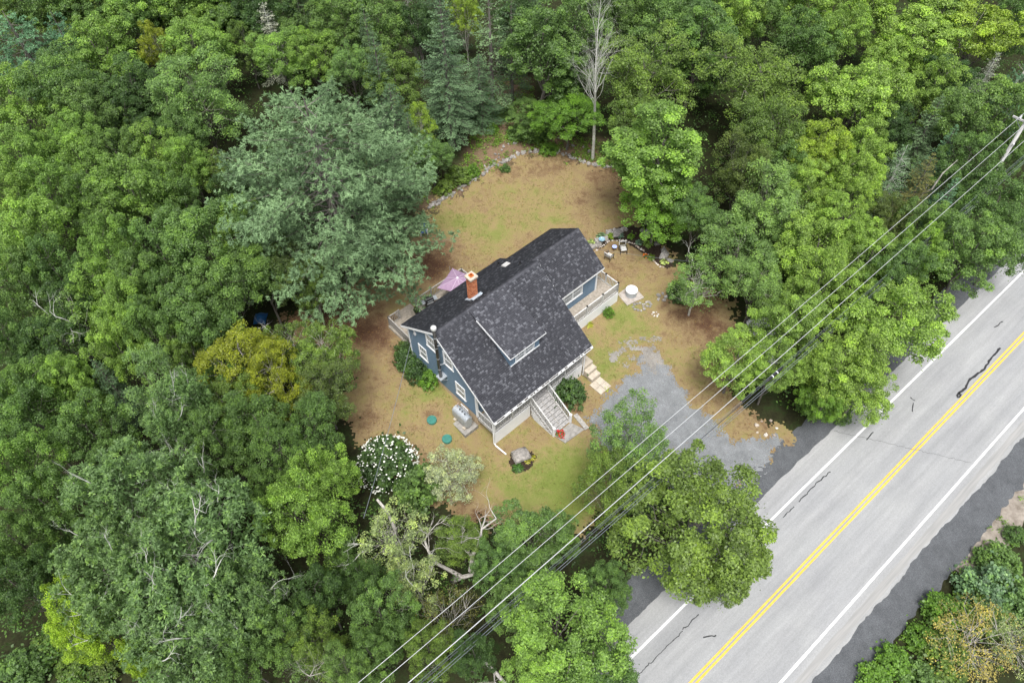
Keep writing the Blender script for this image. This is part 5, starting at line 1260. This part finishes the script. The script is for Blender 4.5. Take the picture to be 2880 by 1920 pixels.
# ------------------------------------------------------------------ stones
def stone_mesh(seed, m, name='stone'):
    rg = np.random.RandomState(seed); g = np.linspace(-1, 1, 3); V = {}; Fc = []
    def vid(p):
        k = tuple(np.round(p, 3))
        if k not in V: V[k] = len(V)
        return V[k]
    for ax in range(3):
        for s in (-1, 1):
            for i in range(2):
                for j in range(2):
                    qd = []
                    for (a, b) in ((i, j), (i + 1, j), (i + 1, j + 1), (i, j + 1)):
                        p = np.zeros(3); p[ax] = s; p[(ax + 1) % 3] = g[a]; p[(ax + 2) % 3] = g[b]; qd.append(vid(p))
                    Fc.append(tuple(qd if s > 0 else qd[::-1]))
    P = np.array(list(V.keys())); P = P / (np.linalg.norm(P, axis=1, keepdims=True) ** .6); P *= 1 + .16 * rg.randn(len(P), 1); P += .07 * rg.randn(*P.shape)
    P *= .5 / np.abs(P).max(0)
    mb = MB(); mb.add(P, Fc); return mb.mesh(name, m)
STN = [stone_mesh(s, MT['stone']) for s in range(8)]; EDG = [stone_mesh(20 + s, MT['edging']) for s in range(5)]
def polyline(pts, step, rg, jit=.15):
    P = [np.array(p, float) for p in pts]; out = []; carry = 0
    for a, b in zip(P[:-1], P[1:]):
        Ld = np.linalg.norm((b - a)[:2]); t = carry
        while t < Ld: out.append(a + (b - a) * t / Ld); t += step * (1 + jit * rg.randn())
        carry = max(0, t - Ld)
    return out
def stones(name, label, cat, pts, step, size, rg, lib, width=.0, rows=1, hgt=.6, sink=.25, group=None):
    P0 = at(*pts[0]); e = empty(name, P0); tag(e, label, cat, group)
    wp = [at(x, y) for x, y in pts]
    for r in range(rows):
        for p in polyline(wp, step, rg):
            p = p + np.array([rg.randn(), rg.randn(), 0]) * width; s = size * (.65 + .7 * rg.rand())
            z = float(terr(p[0], p[1])) + .05 + s * hgt * (.5 - sink)
            o = inst('stone', lib[rg.randint(len(lib))], e, np.array([p[0], p[1], z]) - P0, (rg.randn() * .2, rg.randn() * .2, rg.rand() * 6.28), (s * (1 + .4 * rg.rand()), s * (.8 + .3 * rg.rand()), s * hgt * (.8 + .5 * rg.rand())))
    return e
rg = np.random.RandomState(12)
WALL = [(985, 478), (1008, 465), (1030, 452), (1055, 436), (1080, 420), (1110, 400), (1128, 385), (1145, 379), (1168, 366), (1190, 356), (1212, 351), (1232, 347), (1262, 349), (1290, 354), (1318, 366), (1350, 378), (1385, 383), (1418, 386)]
stones('stone_wall', 'long low dry stone wall along the back edge of the lawn', 'stone wall', WALL, .36, .34, rg, STN, .12, 2, .6)
stones('stone_row', 'loose inner row of pale stones on the bank behind the wall', 'stone row', [(1113, 400), (1118, 382), (1138, 372), (1148, 350), (1165, 335), (1200, 325), (1235, 318)], .36, .27, rg, STN, .2, 1, .6)
stones('stone_row', 'scattered stones at the foot of the tall maples by the bare tree', 'stone row', [(1245, 322), (1262, 316), (1285, 318), (1340, 345), (1380, 352), (1405, 348), (1415, 362)], .6, .32, rg, STN, .3, 1, .6)
stones('rock_edging', 'big grey rocks along the back of the garden bed', 'rock wall', [(1360, 568), (1374, 558), (1388, 546), (1400, 536), (1418, 530), (1438, 526)], .5, .5, rg, STN, .12, 2, .7)
stones('rock_edging', 'grey rocks and slabs on the far side of the garden bed', 'rock wall', [(1470, 528), (1486, 540), (1500, 536), (1510, 550), (1512, 566), (1522, 578), (1532, 590), (1540, 604)], .6, .48, rg, STN, .14, 1, .55)
z_ = lambda pts: [((1560 + x * .29333) * .81667, (600 + y * .29333) * .81667) for x, y in pts]
EDGE = [((1580 + x * .13605) * .81667, (600 + y * .13605) * .81667) for x, y in ((670, 810), (740, 760), (800, 715), (860, 680), (920, 645), (970, 600), (1040, 578), (1120, 572), (1200, 575), (1280, 580), (1340, 592), (1400, 612), (1470, 640), (1530, 680), (1590, 730), (1640, 765), (1700, 805), (1760, 850), (1820, 905), (1880, 960), (1930, 1025), (1990, 1075), (2040, 1115), (2090, 1120), (2140, 1095))]
stones('stone_edging', 'curved edging of small whitish stones round the garden bed', 'stone edging', EDGE, .20, .17, rg, EDG, .03, 1, .7)
def ring(name, label, cat, x, y, r, n, size, lib, rg):
    c = at(x, y); e = empty(name, c); tag(e, label, cat)
    for i in range(n):
        a = 6.283 * i / n; s = size * (.7 + .6 * rg.rand()); rr = r * (.8 + .4 * rg.rand())
        inst('stone', lib[rg.randint(len(lib))], e, (math.cos(a) * rr, math.sin(a) * rr, .05 + s * .2), (0, 0, rg.rand() * 6), (s, s * .8, s * .6))
    return e
ring('stone_pile', 'ring of grey and pink stones on the lawn below the well cover', 'stone pile', 1467, 706, .42, 10, .30, STN, rg)
ring('stone_pile', 'small heap of pinkish rubble on the lawn right of the stone ring', 'stone pile', 1505, 723, .22, 6, .22, EDG, rg)
ring('stone_pile', 'stones with a flat reddish slab beside the stone ring', 'stone pile', 1488, 700, .25, 6, .26, STN, rg)
ring('stone_pile', 'grey stones near the thin white-branched tree', 'stone pile', 1520, 684, .35, 5, .34, STN, rg)
ring('ditch_stones', 'pale stones at the culvert by the driveway mouth', 'stone pile', 1758, 985, .7, 7, .3, EDG, rg)
bo = inst('boulder', stone_mesh(40, MT['stone'], 'boulder'), None, at(1196, 1050) + np.array([0, 0, .25]), (0, .1, .4), (1.35, 1.15, .8)); bo.data.polygons.foreach_set('use_smooth', [True] * len(bo.data.polygons))
tag(bo, 'large grey lichen-spotted boulder in the front lawn flower bed', 'boulder')
for (x, y, s, lb) in ((1418, 540, 1.5, 'largest dark grey boulder at the back of the garden bed'), (1484, 545, .8, 'flat round grey stone in the garden bed'), (1525, 588, 1.3, 'long grey slab at the right side of the garden bed')):
    o = inst('boulder', stone_mesh(int(x), MT['stone'], 'boulder'), None, at(x, y) + np.array([0, 0, .15]), (0, 0, .7), (s, s * .6, .5)); tag(o, lb, 'boulder')

# ------------------------------------------------------------------ yard plants made of large leaves
def rosette(name, label, x, y, r, h, col, n, ln, wd, seed, cat='plant', up=.5, group='plants in the garden beds'):
    rg = np.random.RandomState(seed); P0 = at(x, y, up=.04); lv = Leaves(); k = n
    g = rg.randn(k, 3); g[:, 2] = np.abs(g[:, 2]) * up + .15; g = nrm_(g); q = r * (.3 + .7 * rg.rand(k, 1) ** .6)
    P = g * q * np.array([1, 1, h / r]); lv.add(P, np.array([0, 0, 1.]) + g * .4 + rg.randn(k, 3) * .2, g - np.array([0, 0, .3]), ln * (.7 + .6 * rg.rand(k)), wd, .45 + .2 * rg.randn(k))
    e = empty(name, P0); tag(e, label, cat, group); o = inst('leaves', lv.mesh('leaves', MT['leaf']), e); o.color = (*col, 1); return e
zz = lambda x, y: ((1580 + x * .13605) * .81667, (600 + y * .13605) * .81667)
for i, (x, y, r, h, c, n, ln, wd, nm, lb) in enumerate((
    (625, 630, .52, .4, (.33, .40, .16), 90, .26, .16, 'hosta', 'large yellow-edged hosta against the wing roof corner'),
    (820, 490, .48, .4, (.16, .27, .15), 90, .22, .12, 'hosta', 'blue-green hosta behind the blue bird bath'),
    (1000, 490, .36, .5, (.20, .30, .02), 90, .40, .045, 'daylily', 'spiky yellow-green daylily in the garden bed middle'),
    (1195, 460, .46, .35, (.17, .26, .20), 80, .24, .13, 'hosta', 'grey-blue hosta right of the spiky daylily'),
    (1430, 500, .36, .5, (.13, .25, .03), 90, .2, .1, 'leafy_plant', 'bright green plant under the garden maple branch'),
    (1595, 610, .36, .3, (.17, .27, .19), 70, .2, .11, 'hosta', 'small grey-blue hosta right of the patio chairs'),
    (1780, 650, .48, .45, (.20, .30, .06), 100, .26, .1, 'leafy_plant', 'large light green plant near the grey slab'),
    (1840, 920, .36, .45, (.15, .24, .03), 80, .3, .05, 'daylily', 'green daylily beside the orange flowers'),
    (2120, 1010, .40, .3, (.42, .50, .18), 50, .24, .18, 'hosta', 'pale yellow hosta at the tip of the garden bed'))):
    X_, Y_ = zz(x, y); rosette(nm, lb, X_, Y_, r, h, c, n, ln, wd, 300 + i)
rosette('daylily', 'dark green spiky clump below the front lawn boulder', 1190, 1076, .42, .45, (.07, .17, .03), 110, .5, .04, 320)
rosette('leafy_plant', 'yellow low plant in the front bed right of the boulder', 1212, 1060, .26, .2, (.36, .36, .03), 70, .13, .07, 321)
rosette('leafy_plant', 'yellow plant at the right tip of the front bed', 1224, 1052, .24, .2, (.38, .37, .03), 70, .13, .07, 322)
rosette('leafy_plant', 'yellow-green strappy plant below the side deck skirt', 1352, 746, .34, .25, (.30, .32, .04), 40, .45, .06, 323)
rosette('fern', 'light green weed patch at the corner of the pavers', 1392, 893, .3, .15, (.22, .30, .03), 60, .12, .07, 324)
def flower(name, label, x, y, r, h, col, n, mcol, seed, leafc=(.10, .17, .03)):
    e = rosette(name, label, x, y, r, h, leafc, 90, .13, .07, seed, 'flowers', group=None); rg = np.random.RandomState(seed); m = MB()
    for _ in range(n):
        d = nrm_(rg.randn(3) + np.array([0, 0, .8])); p = d * np.array([r, r, h]) * (.85 + .3 * rg.rand()); s = .045 + .03 * rg.rand()
        m.add([p + np.array(v) * s for v in ico], [(0, 1, 2), (0, 2, 3), (0, 3, 4), (0, 4, 5), (0, 5, 1), (6, 2, 1), (6, 3, 2), (6, 4, 3), (6, 5, 4), (6, 1, 5)])
    m.build('blossoms', mat(name + '_petal', mcol, .8, .1), e)['kind'] = 'stuff'
flower('red_flowers', 'red flowering plant at the foot of the front steps', 1286, 1000, .36, .55, None, 45, (.5, .015, .02), 330)
flower('orange_flowers', 'orange flowers at the edge of the garden bed', 1482, 590, .2, .35, None, 22, (.80, .20, .02), 331)

# ------------------------------------------------------------------ concrete pads, lids, tank, well
def pad(name, label, cat, pts_px, h, m, up=.05, rg=None):
    P = [at(x, y) for x, y in pts_px]; z = max(float(terr(p[0], p[1])) for p in P) + up; mb = MB(); n = len(P)
    mb.add([(p[0], p[1], z - .4) for p in P] + [(p[0], p[1], z + h) for p in P], [tuple(range(n))[::-1], tuple(range(n, 2 * n))] + [(i, (i + 1) % n, n + (i + 1) % n, n + i) for i in range(n)])
    o = mb.build(name, m); tag(o, label, cat); return z + h
q2 = lambda x, y: ((1080 + x * .28061) * .81667, (860 + y * .28061) * .81667)
for i, (x, y, lb) in enumerate(((480, 1150, 'green round septic lid nearer the oil tank'), (632, 1340, 'green round septic lid beside the silvery bush'))):
    P = at(*q2(x, y)); e = empty('septic_lid', P); tag(e, lb, 'septic lid', 'green septic tank lids')
    MB().lathe([(.36, -.1), (.36, .16), (.34, .19), (.02, .2)], n=28).build('rim', MT['green_lid'], e)
    rb = MB()
    for k in range(8): a = k * .785; rb.bar((.06 * math.cos(a), .06 * math.sin(a), .205), (.3 * math.cos(a), .3 * math.sin(a), .195), .02, .012)
    rb.build('ribs', MT['green_lid'], e)['kind'] = 'stuff'
hz = lambda u, v: float(terr(*(HW(u, v)[:2])))
tz = hz(-.3, 3.1) + .16
e = empty('concrete_pad', HW(-.35, 3.1), YAW); MB().box(-.62, .62, -.95, 1.0, -.3, tz).build('slab', MT['concrete'], e); tag(e, 'concrete pad under the grey oil tank', 'concrete pad')
e = empty('oil_tank', HW(-.32, 3.15, tz + .004), YAW); tag(e, 'grey upright oval oil tank on white blocks by the left wall', 'oil tank')
for v in (-.52, .5): MB().box(-.42, .42, v - .12, v + .12, 0, .14).build('block', MT['pale_concrete'], e)
prof = [(.33 * math.cos(a), .75 + math.copysign(.25, math.sin(a)) + .33 * math.sin(a)) if abs(math.sin(a)) > 1e-6 else (.33 * math.cos(a), .75) for a in np.linspace(0, 2 * math.pi, 25)[:-1]]
n = len(prof); tb = MB(); rows = [(-.76, .90), (-.73, 1.0), (.73, 1.0), (.76, .90)]
tb.add([(x * s, v, .75 + (z - .75) * s) for v, s in rows for x, z in prof], [tuple(range(n)), tuple(range(3 * n, 4 * n))[::-1]] + [(k * n + i, k * n + (i + 1) % n, (k + 1) * n + (i + 1) % n, (k + 1) * n + i) for k in range(3) for i in range(n)])
tb.build('body', MT['metal_grey'], e)
for x in (-.2, .2):
    for v in (-.52, .5): MB().box(x - .025, x + .025, v - .03, v + .03, .14, .4).build('leg', MT['metal_grey'], e)
for v in (-.35, -.05, .2): MB().lathe([(.035, 1.3), (.035, 1.42), (.05, 1.43), (.05, 1.47)], (0, v, 0), 8).build('valve', MT['black'], e)
MB().tube([(0, .5, 1.3), (0, .5, 1.62), (.08, .52, 1.72), (.2, .55, 1.66), (.26, .56, 1.4)], .022, 6).build('vent_pipe', noisy('copper_pipe', (.5, .33, .28), (.6, .42, .36), 6), e)
P = at(1449, 678); e = empty('well_cover', P, .5); tag(e, 'white round well cover on a concrete slab beside the side deck', 'well')
MB().box(-.95, .75, -.8, .8, -.3, .10).build('slab', noisy('old_concrete', (.30, .26, .23), (.44, .40, .36), 3, .95, .1, .01), e)
MB().lathe([(.47, .1), (.47, .66), (.48, .66)], n=28).build('casing', MT['metal_grey'], e); MB().lathe([(.50, .664), (.50, .72), (.47, .75), (.02, .77)], n=28).build('lid', MT['white'], e)
# pale stone steps to the right end of the porch
e = empty('stone_steps', HO, YAW); tag(e, 'pale concrete steps and four square pavers leading to the porch end', 'steps')
for (v0, v1, z) in ((.25, 1.7, 1.15), (-.18, .25, .82), (-.62, -.18, .46)): MB().box(9.3, 10.25, v0, v1, z - .62, z).build('slab', MT['pale_concrete'], e)
for i in range(2):
    for j in range(2): MB().box(9.02 + .58 * i, 9.58 + .58 * i, -1.84 + .6 * j, -1.26 + .6 * j, -.05, .13 + .005 * ((i + j) % 2)).build('paver', MT['pale_concrete'], e)
e = empty('entry_slab', HO, YAW); tag(e, 'worn grey slab at the foot of the front steps', 'concrete pad')
MB().add([(3.95, -2.0, -.1), (5.6, -2.0, -.1), (5.95, -3.1, -.1), (4.1, -2.95, -.1), (3.95, -2.0, .11), (5.6, -2.0, .11), (5.95, -3.1, .11), (4.1, -2.95, .11)], [(4, 5, 6, 7)[::-1], (0, 1, 5, 4)[::-1], (1, 2, 6, 5)[::-1], (2, 3, 7, 6)[::-1], (3, 0, 4, 7)[::-1]]).build('slab', MT['concrete'], e)
MB().bar((6.35, -1.75, .1), (6.1, -3.2, .1), .35, .1).build('border_plank', MT['grey_wood'], e)

# ------------------------------------------------------------------ furniture
def local(u, v, z): return HW(u, v, z)
e = empty('patio_umbrella', HW(6.75, 11.8, 1.59), YAW + .35); tag(e, 'faded lilac square parasol on the back deck', 'umbrella')
s = 1.18; zt, zb_ = 2.35, 1.83
cnr = [(-s, -s), (0, -s * .9), (s, -s), (s * .9, 0), (s, s), (0, s * .9), (-s, s), (-s * .9, 0)]
for k in range(8):
    a, b = cnr[k], cnr[(k + 1) % 8]; za = zb_ - (.06 if k % 2 == 0 else -.02); zb2 = zb_ - (.06 if k % 2 else -.02)
    if k % 2: za, zb2 = zb_ + .02, zb_ - .06
    else: za, zb2 = zb_ - .06, zb_ + .02
    MB().add([(0, 0, zt), (a[0], a[1], za), (b[0], b[1], zb2), (0, 0, zt - .02), (a[0], a[1], za - .02), (b[0], b[1], zb2 - .02)], [(0, 1, 2), (3, 5, 4), (1, 4, 5, 2)]).build('panel', MT['lilac'], e)
    MB().bar((0, 0, zt + .012), (a[0], a[1], za + .012), .035, .012).build('rib', noisy('pale_seam', (.46, .36, .46), (.52, .42, .52), 4), e)
MB().lathe([(.09, zt), (.07, zt + .06), (.02, zt + .1)], n=10).build('cap', MT['white'], e); MB().tube([(0, 0, 0), (0, 0, zt)], .025, 8).build('pole', MT['white'], e); MB().lathe([(.28, 0), (.28, .06), (.05, .12)], n=16).build('base', MT['black'], e)
e = empty('barbecue', HW(4.45, 12.75, 1.555), YAW - .25); tag(e, 'black gas barbecue with grey side shelves on the back deck', 'barbecue')
MB().box(-.32, .32, -.25, .25, .1, .78).build('cart', MT['black'], e)
lid = MB(); nn = 8; lid.add([(x, .28 * math.cos(a), .82 + .30 * math.sin(a)) for x in (-.34, .34) for a in np.linspace(0, math.pi, nn)], [tuple(range(nn)), tuple(range(nn, 2 * nn))[::-1]] + [(i, nn + i, nn + i + 1, i + 1) for i in range(nn - 1)] + [(0, nn - 1, 2 * nn - 1, nn)])
ld = lid.build('lid', MT['black'], e); MB().bar((-.22, -.32, .98), (.22, -.32, .98), .03, .03).build('handle', MT['metal_grey'], ld)
MB().bar((-.28, -.29, .70), (.28, -.29, .70), .02, .14).build('control_panel', MT['metal_grey'], e)
for sg in (-1, 1): MB().box(.36 * sg - (.0 if sg > 0 else .32), .36 * sg + (.32 if sg > 0 else 0), -.22, .22, .76, .80).build('side_shelf', MT['metal_grey'], e)
for sx in (-.28, .28): MB().lathe([(.08, 0), (.08, .05)], (sx, 0, 0), 12).build('wheel', MT['black'], e)
# white armchair with a blue cushion under the pine
P = at(975, 538, up=.04); e = empty('garden_chair', P, 3.05 + .15); tag(e, 'white armchair with bright blue cushion beside the big pine', 'chair')
for x in (-.3, .3):
    for y in (-.28, .28): MB().bar((x, y, 0), (x, y * .9, .58 if y > 0 else .40), .07, .07).build('leg', MT['white'], e)
    MB().box(x - .06, x + .06, -.32, .34, .58, .62).build('armrest', MT['white'], e)
MB().box(-.28, .28, -.26, .30, .36, .40).build('seat', MT['white'], e)
for k in range(5): MB().bar((-.24 + .12 * k, -.26, .36), (-.24 + .12 * k, -.48, 1.05 - .03 * abs(k - 2)), .1, .03, up=(1, 0, 0)).build('slat', MT['white'], e)
MB().box(-.26, .26, -.2, .30, .402, .50).build('seat_cushion', MT['blue_cloth'], e); MB().bar((0, -.24, .5), (0, -.42, .98), .44, .09).build('back_cushion', MT['blue_cloth'], e)
# two slatted patio chairs with cast black frames
def patio_chair(x, y, rz, label):
    P = at(x, y, up=.04); e = empty('patio_chair', P, rz); tag(e, label, 'chair', 'slatted patio chairs by the garden bed')
    for sx in (-.29, .29):
        MB().tube([(sx, -.3, 0), (sx * .97, -.24, .4), (sx, -.3, .62), (sx, .0, .64), (sx, .26, .62), (sx * .97, .24, .4), (sx, .3, 0)], .028, 5).build('side_frame', MT['black'], e)
    for k in range(6): MB().box(-.27, .27, -.24 + .085 * k, -.17 + .085 * k, .41, .435).build('seat_slat', MT['white_worn'], e)
    b = MB(); 
    A, B = (-.28, -.27, .42), (-.30, -.40, .92); C_, D_ = (.28, -.27, .42), (.30, -.40, .92)
    b.bar(A, B, .05, .05, up=(0, 1, 0)).build('back_post', MT['white_worn'], e); MB().bar(C_, D_, .05, .05, up=(0, 1, 0)).build('back_post', MT['white_worn'], e)
    MB().bar(B, D_, .05, .07).build('top_rail', MT['white_worn'], e); MB().bar((-.28, -.29, .52), (.28, -.29, .52), .04, .05).build('lower_rail', MT['white_worn'], e)
    ins = MB()
    for k in range(5): ins.bar((-.2 + .1 * k, -.30, .53), (-.2 + .1 * k, -.395, .9), .055, .012, up=(0, 1, 0))
    ins.build('back_grille', MT['black'], e)['kind'] = 'stuff'
X_, Y_ = zz(975, 940); patio_chair(X_, Y_, -2.3 + math.pi * .5, 'slatted patio chair turned sideways, nearest the wing roof')
X_, Y_ = zz(1260, 800); patio_chair(X_, Y_, 3.14 + .15, 'slatted patio chair facing the house beside the blue dish table')
X_, Y_ = zz(1082, 760); e = empty('side_table', at(X_, Y_, up=.04)); tag(e, 'little round pale blue table between the two patio chairs', 'table')
MT['paleblue'] = noisy('pale_blue_glaze', (.30, .36, .66), (.42, .48, .74), 14, .4, .5)
MB().lathe([(.2, .42), (.22, .43), (.22, .45), (.02, .455)], n=20).build('table_top', MT['paleblue'], e)
for k in range(3): MB().bar((.14 * math.cos(k * 2.1), .14 * math.sin(k * 2.1), .42), (.2 * math.cos(k * 2.1), .2 * math.sin(k * 2.1), 0), .02, .02).build('leg', MT['black'], e)
X_, Y_ = zz(818, 620); e = empty('bird_bath', at(X_, Y_, up=.04)); tag(e, 'blue patterned bird bath dish in the garden bed', 'bird bath')
MB().lathe([(.16, 0), (.08, .06), (.06, .4), (.1, .44)], n=14).build('pedestal', MT['concrete'], e)
MB().lathe([(.1, .44), (.25, .5), (.28, .54), (.25, .54), (.15, .48), (.02, .465)], n=22).build('dish', noisy('blue_pattern_glaze', (.06, .24, .36), (.38, .50, .54), 11, .3, .5, lo=.42, hi=.56), e)
X_, Y_ = zz(1880, 440); e = empty('lounge_chair', at(X_, Y_, up=.04), .5); tag(e, 'grey metal garden chair half hidden under the garden maple', 'chair')
MB().box(-.26, .26, -.25, .25, .38, .42).build('seat', MT['grey_wood'], e); MB().bar((0, .25, .4), (0, .42, .95), .52, .03).build('backrest', MT['grey_wood'], e)
for sx in (-.27, .27): MB().tube([(sx, -.25, 0), (sx, -.25, .6), (sx, .25, .6), (sx, .3, 0)], .018, 5).build('side_frame', MT['metal_grey'], e)
e = empty('planter', HW(3.25, 12.9, 1.555)); tag(e, 'dark pot plant beside the barbecue on the back deck', 'plant pot')
MB().lathe([(.14, 0), (.19, .3), (.16, .3)], n=12).build('pot', MT['black'], e); lv = Leaves(); rg = np.random.RandomState(4); g = nrm_(rg.randn(60, 3) + np.array([0, 0, .8])); lv.add(g * .26 + np.array([0, 0, .42]), g, rg.randn(60, 3), .16, .1, .4 + .2 * rg.randn(60)); o = inst('leaves', lv.mesh('leaves', MT['leaf']), e); o.color = (.07, .13, .03, 1)
# blue tarp half hidden in the wood
P = at(600, 736); rg = np.random.RandomState(6); tx, ty = np.meshgrid(np.linspace(-1, 1, 13), np.linspace(-1.1, 1.1, 13)); tzz = .9 * np.exp(-(tx ** 2 + ty ** 2 * .7)) + .12 * rg.rand(13, 13) + .1
idx = np.arange(169).reshape(13, 13); V = np.stack([tx.ravel() * .5, ty.ravel() * .5, tzz.ravel() * .6], 1); Q = np.stack([idx[:-1, :-1], idx[:-1, 1:], idx[1:, 1:], idx[1:, :-1]], -1).reshape(-1, 4)
o = inst('blue_tarp', np_mesh('blue_tarp', V, Q, MT['blue_tarp']), None, P); so_ = o.modifiers.new('thick', 'SOLIDIFY'); so_.thickness = .02; tag(o, 'bright blue tarp over a heap, glimpsed through the left wood', 'tarp')

# ------------------------------------------------------------------ car parked under the trees
P = at(1762, 790, up=.04); e = empty('parked_car', P, RAZ + 1.1); tag(e, 'white car almost hidden under the trees at the lawn end', 'car')
cp = [(-2.15, .35), (-2.2, .75), (-1.9, .9), (-1.25, .95), (1.0, .95), (2.0, .82), (2.2, .6), (2.15, .35)]
cb = MB(); ws = [(-.86, 0), (-.78, .0)]; n = len(cp)
rowsC = [(-.80, .94), (-.88, 1.0), (.88, 1.0), (.80, .94)]
cb.add([(x * s, y, .62 + (z - .62) * s) for y, s in rowsC for x, z in cp], [tuple(range(n)), tuple(range(3 * n, 4 * n))[::-1]] + [(k * n + i, k * n + (i + 1) % n, (k + 1) * n + (i + 1) % n, (k + 1) * n + i) for k in range(3) for i in range(n)])
cb.build('body', mat('white_car_paint', (.75, .76, .78), .25, .5, 0, .6), e)
cab = [(-1.75, .9, .8), (1.05, .9, .8), (-1.35, 1.42, .62), (.25, 1.45, .62)]
V = [(x, s * w_, z) for x, z, w_ in cab for s in (-1, 1)]
MB().add(V, [(4, 6, 7, 5), (0, 1, 3, 2)]).build('roof_panel', bpy.data.materials['white_car_paint'], e)
MB().add([(V[2][0], V[2][1], V[2][2]), V[3], V[7], V[6]], [(0, 1, 2, 3)]).build('windshield', MT['glass_dark'], e)
MB().add([V[0], V[1], V[5], V[4]], [(3, 2, 1, 0)]).build('rear_window', MT['glass_dark'], e)
for s in (0, 1): MB().add([V[0 + s], V[2 + s], V[6 + s], V[4 + s]], [(0, 1, 2, 3)]).build('side_window', MT['glass_dark'], e)
for x in (-1.35, 1.35):
    for s in (-1, 1):
        wh = MB().tube([(x, s * .70, .32), (x, s * .89, .32)], .32, 16).build('wheel', MT['black'], e); MB().tube([(x, s * .885, .32), (x, s * .9, .32)], .2, 12).build('rim', MT['metal_grey'], wh)
for s in (-1, 1): MB().box(2.12, 2.2, s * .65 - .16, s * .65 + .16, .62, .76).build('headlight', MT['glass'], e)

# ------------------------------------------------------------------ utility pole and wires
PS, PN = to_road(np.array([39.7, 48.2, 0])); PP = RW(PS, PN); PP[2] = float(terr(PP[0], PP[1]))
e = empty('utility_pole', PP, RAZ); tag(e, 'grey wooden utility pole with crossarm at the right edge', 'utility pole')
H0 = PP[2]
MT['pole'] = noisy('weathered_pole', (.33, .32, .31), (.52, .51, .50), 5, .9, .1, .01, mapping=(1, 1, .15))
pl = MB().tube([(0, 0, -.5), (0, 0, 6), (0, 0, 12.1 - H0)], [.17, .15, .125], 12).build('pole', MT['pole'], e, True)
MB().box(-.2, -.1, -1.35, 1.0, 11.62 - H0, 11.76 - H0).build('crossarm', MT['pole'], e)
for a, b in (((-.1, .7, 11.6), (0, .05, 10.9)), ((-.1, -.9, 11.6), (0, -.05, 10.9))): MB().bar((a[0], a[1], a[2] - H0), (b[0], b[1], b[2] - H0), .04, .02).build('brace', MT['metal_grey'], e)
MT['porcelain'] = mat('pale_porcelain', (.62, .63, .64), .3, .6)
WN = [12.2, 11.5, 10.62]
for nn_ in WN: MB().lathe([(.03, 0), (.09, .06), (.05, .1), (.09, .14), (.05, .18), (.06, .26)], (-.15, nn_ - PN, 11.76 - H0), 12).build('insulator', MT['porcelain'], e)
MB().lathe([(.05, 0), (.08, .08), (.05, .16)], (-.16, -.12, 9.6 - H0), 10).build('insulator', MT['porcelain'], e)
MB().box(-.1, .1, -.28, -.16, 6.1 - H0, 6.7 - H0).build('cable_bracket', MT['metal_grey'], e)
MT['wire'] = mat('aluminium_wire', (.55, .56, .57), .4, .5, .2); MT['dwire'] = mat('dark_cable', (.05, .055, .065), .6, .4)
MT['gwire'] = mat('grey_cable', (.16, .18, .20), .6, .4)
def zp(s, ztop=11.95, zmid=9.35, smid=3.0):
    t = (s - smid) / (PS - smid); return zmid + (ztop - zmid) * (.62 * abs(t) + .38 * t * t) if s > smid else zmid + .010 * (smid - s)
def wire(name, label, cat, pts, r, m, group=None):
    mb = MB(); mb.tube(pts, r, 6); o = mb.build(name, MT[m], None, True); tag(o, label, cat, group); return o
SS = np.concatenate([np.arange(-30, PS, 6), [PS]]); S2 = np.arange(PS, PS + 60, 8.0)
GW = 'overhead wires along the road'
for nn_, lb, sag in ((WN[0], 'bright overhead wire farthest from the road, on the outer crossarm end', 0), (WN[1], 'bright overhead wire in the middle, at the pole top', .05), (WN[2], 'bright overhead wire nearest the road, on the inner crossarm end', .1)):
    wire('power_line', lb, 'wire', [RW(s, nn_, zp(s) + .08) for s in SS] + [RW(s, nn_, 12.03 - .018 * (s - PS)) for s in S2[1:]], .0145, 'wire', GW)
wire('power_line', 'thin neutral wire running just under the inner bright wire', 'wire', [RW(s, 10.72, zp(s, 11.62, 9.15)) for s in SS] + [RW(s, 10.72, 11.6) for s in S2[1:]], .012, 'wire', GW)
zt_ = lambda s, z0: z0 + (.5 * max(0, (s - 3) / (PS - 3)) ** 1.5)
for nn_, z0, r, m, lb in ((11.08, 6.30, .026, 'dwire', 'thick dark telephone cable low on the poles'), (10.86, 6.28, .015, 'gwire', 'grey cable just roadward of the dark telephone cable'), (10.74, 6.22, .014, 'gwire', 'pale low cable, lowest and nearest the road'), (11.02, 6.95, .011, 'gwire', 'thin grey wire above the telephone cables')):
    wire('cable', lb, 'cable', [RW(s, nn_, zt_(s, z0)) for s in SS] + [RW(s, nn_, zt_(PS, z0) - .01 * (s - PS)) for s in S2[1:]], r, m, GW)
c0, c1 = RW(30.9, 11.1, zt_(31, 6.30) - .02), RW(32.7, 11.1, zt_(32.6, 6.30) - .02); dd_ = (c1 - c0)
sc = MB().tube([c0, c0 + dd_ * .12, c0 + dd_ * .88, c1], [.04, .11, .11, .04], 12).build('splice_case', MT['black']); tag(sc, 'black splice case hanging on the telephone cable', 'cable box')
for k in (.35, .62): MB().tube([c0 + dd_ * k - dd_ * .02, c0 + dd_ * k + dd_ * .02], .118, 12).build('white_band', MT['white'], sc)
A = HW(.22, 8.65, 5.86); B = at(835, 1190, 5.5); wire('service_wire', 'thin twisted service wire from the left gable toward the white-flowered bush', 'wire', [A + (B - A) * t - np.array([0, 0, 1.0 * 4 * t * (1 - t) * .35]) for t in np.linspace(0, 1, 12)], .016, 'gwire')
A = at(1340, 567, 2.2) ; B = at(1640, 606, 3.0); wire('clothes_line', 'thin clothesline over the patio chairs to the right trees', 'wire', [A + (B - A) * t - np.array([0, 0, .5 * 4 * t * (1 - t) * .3]) for t in np.linspace(0, 1, 10)], .009, 'gwire')
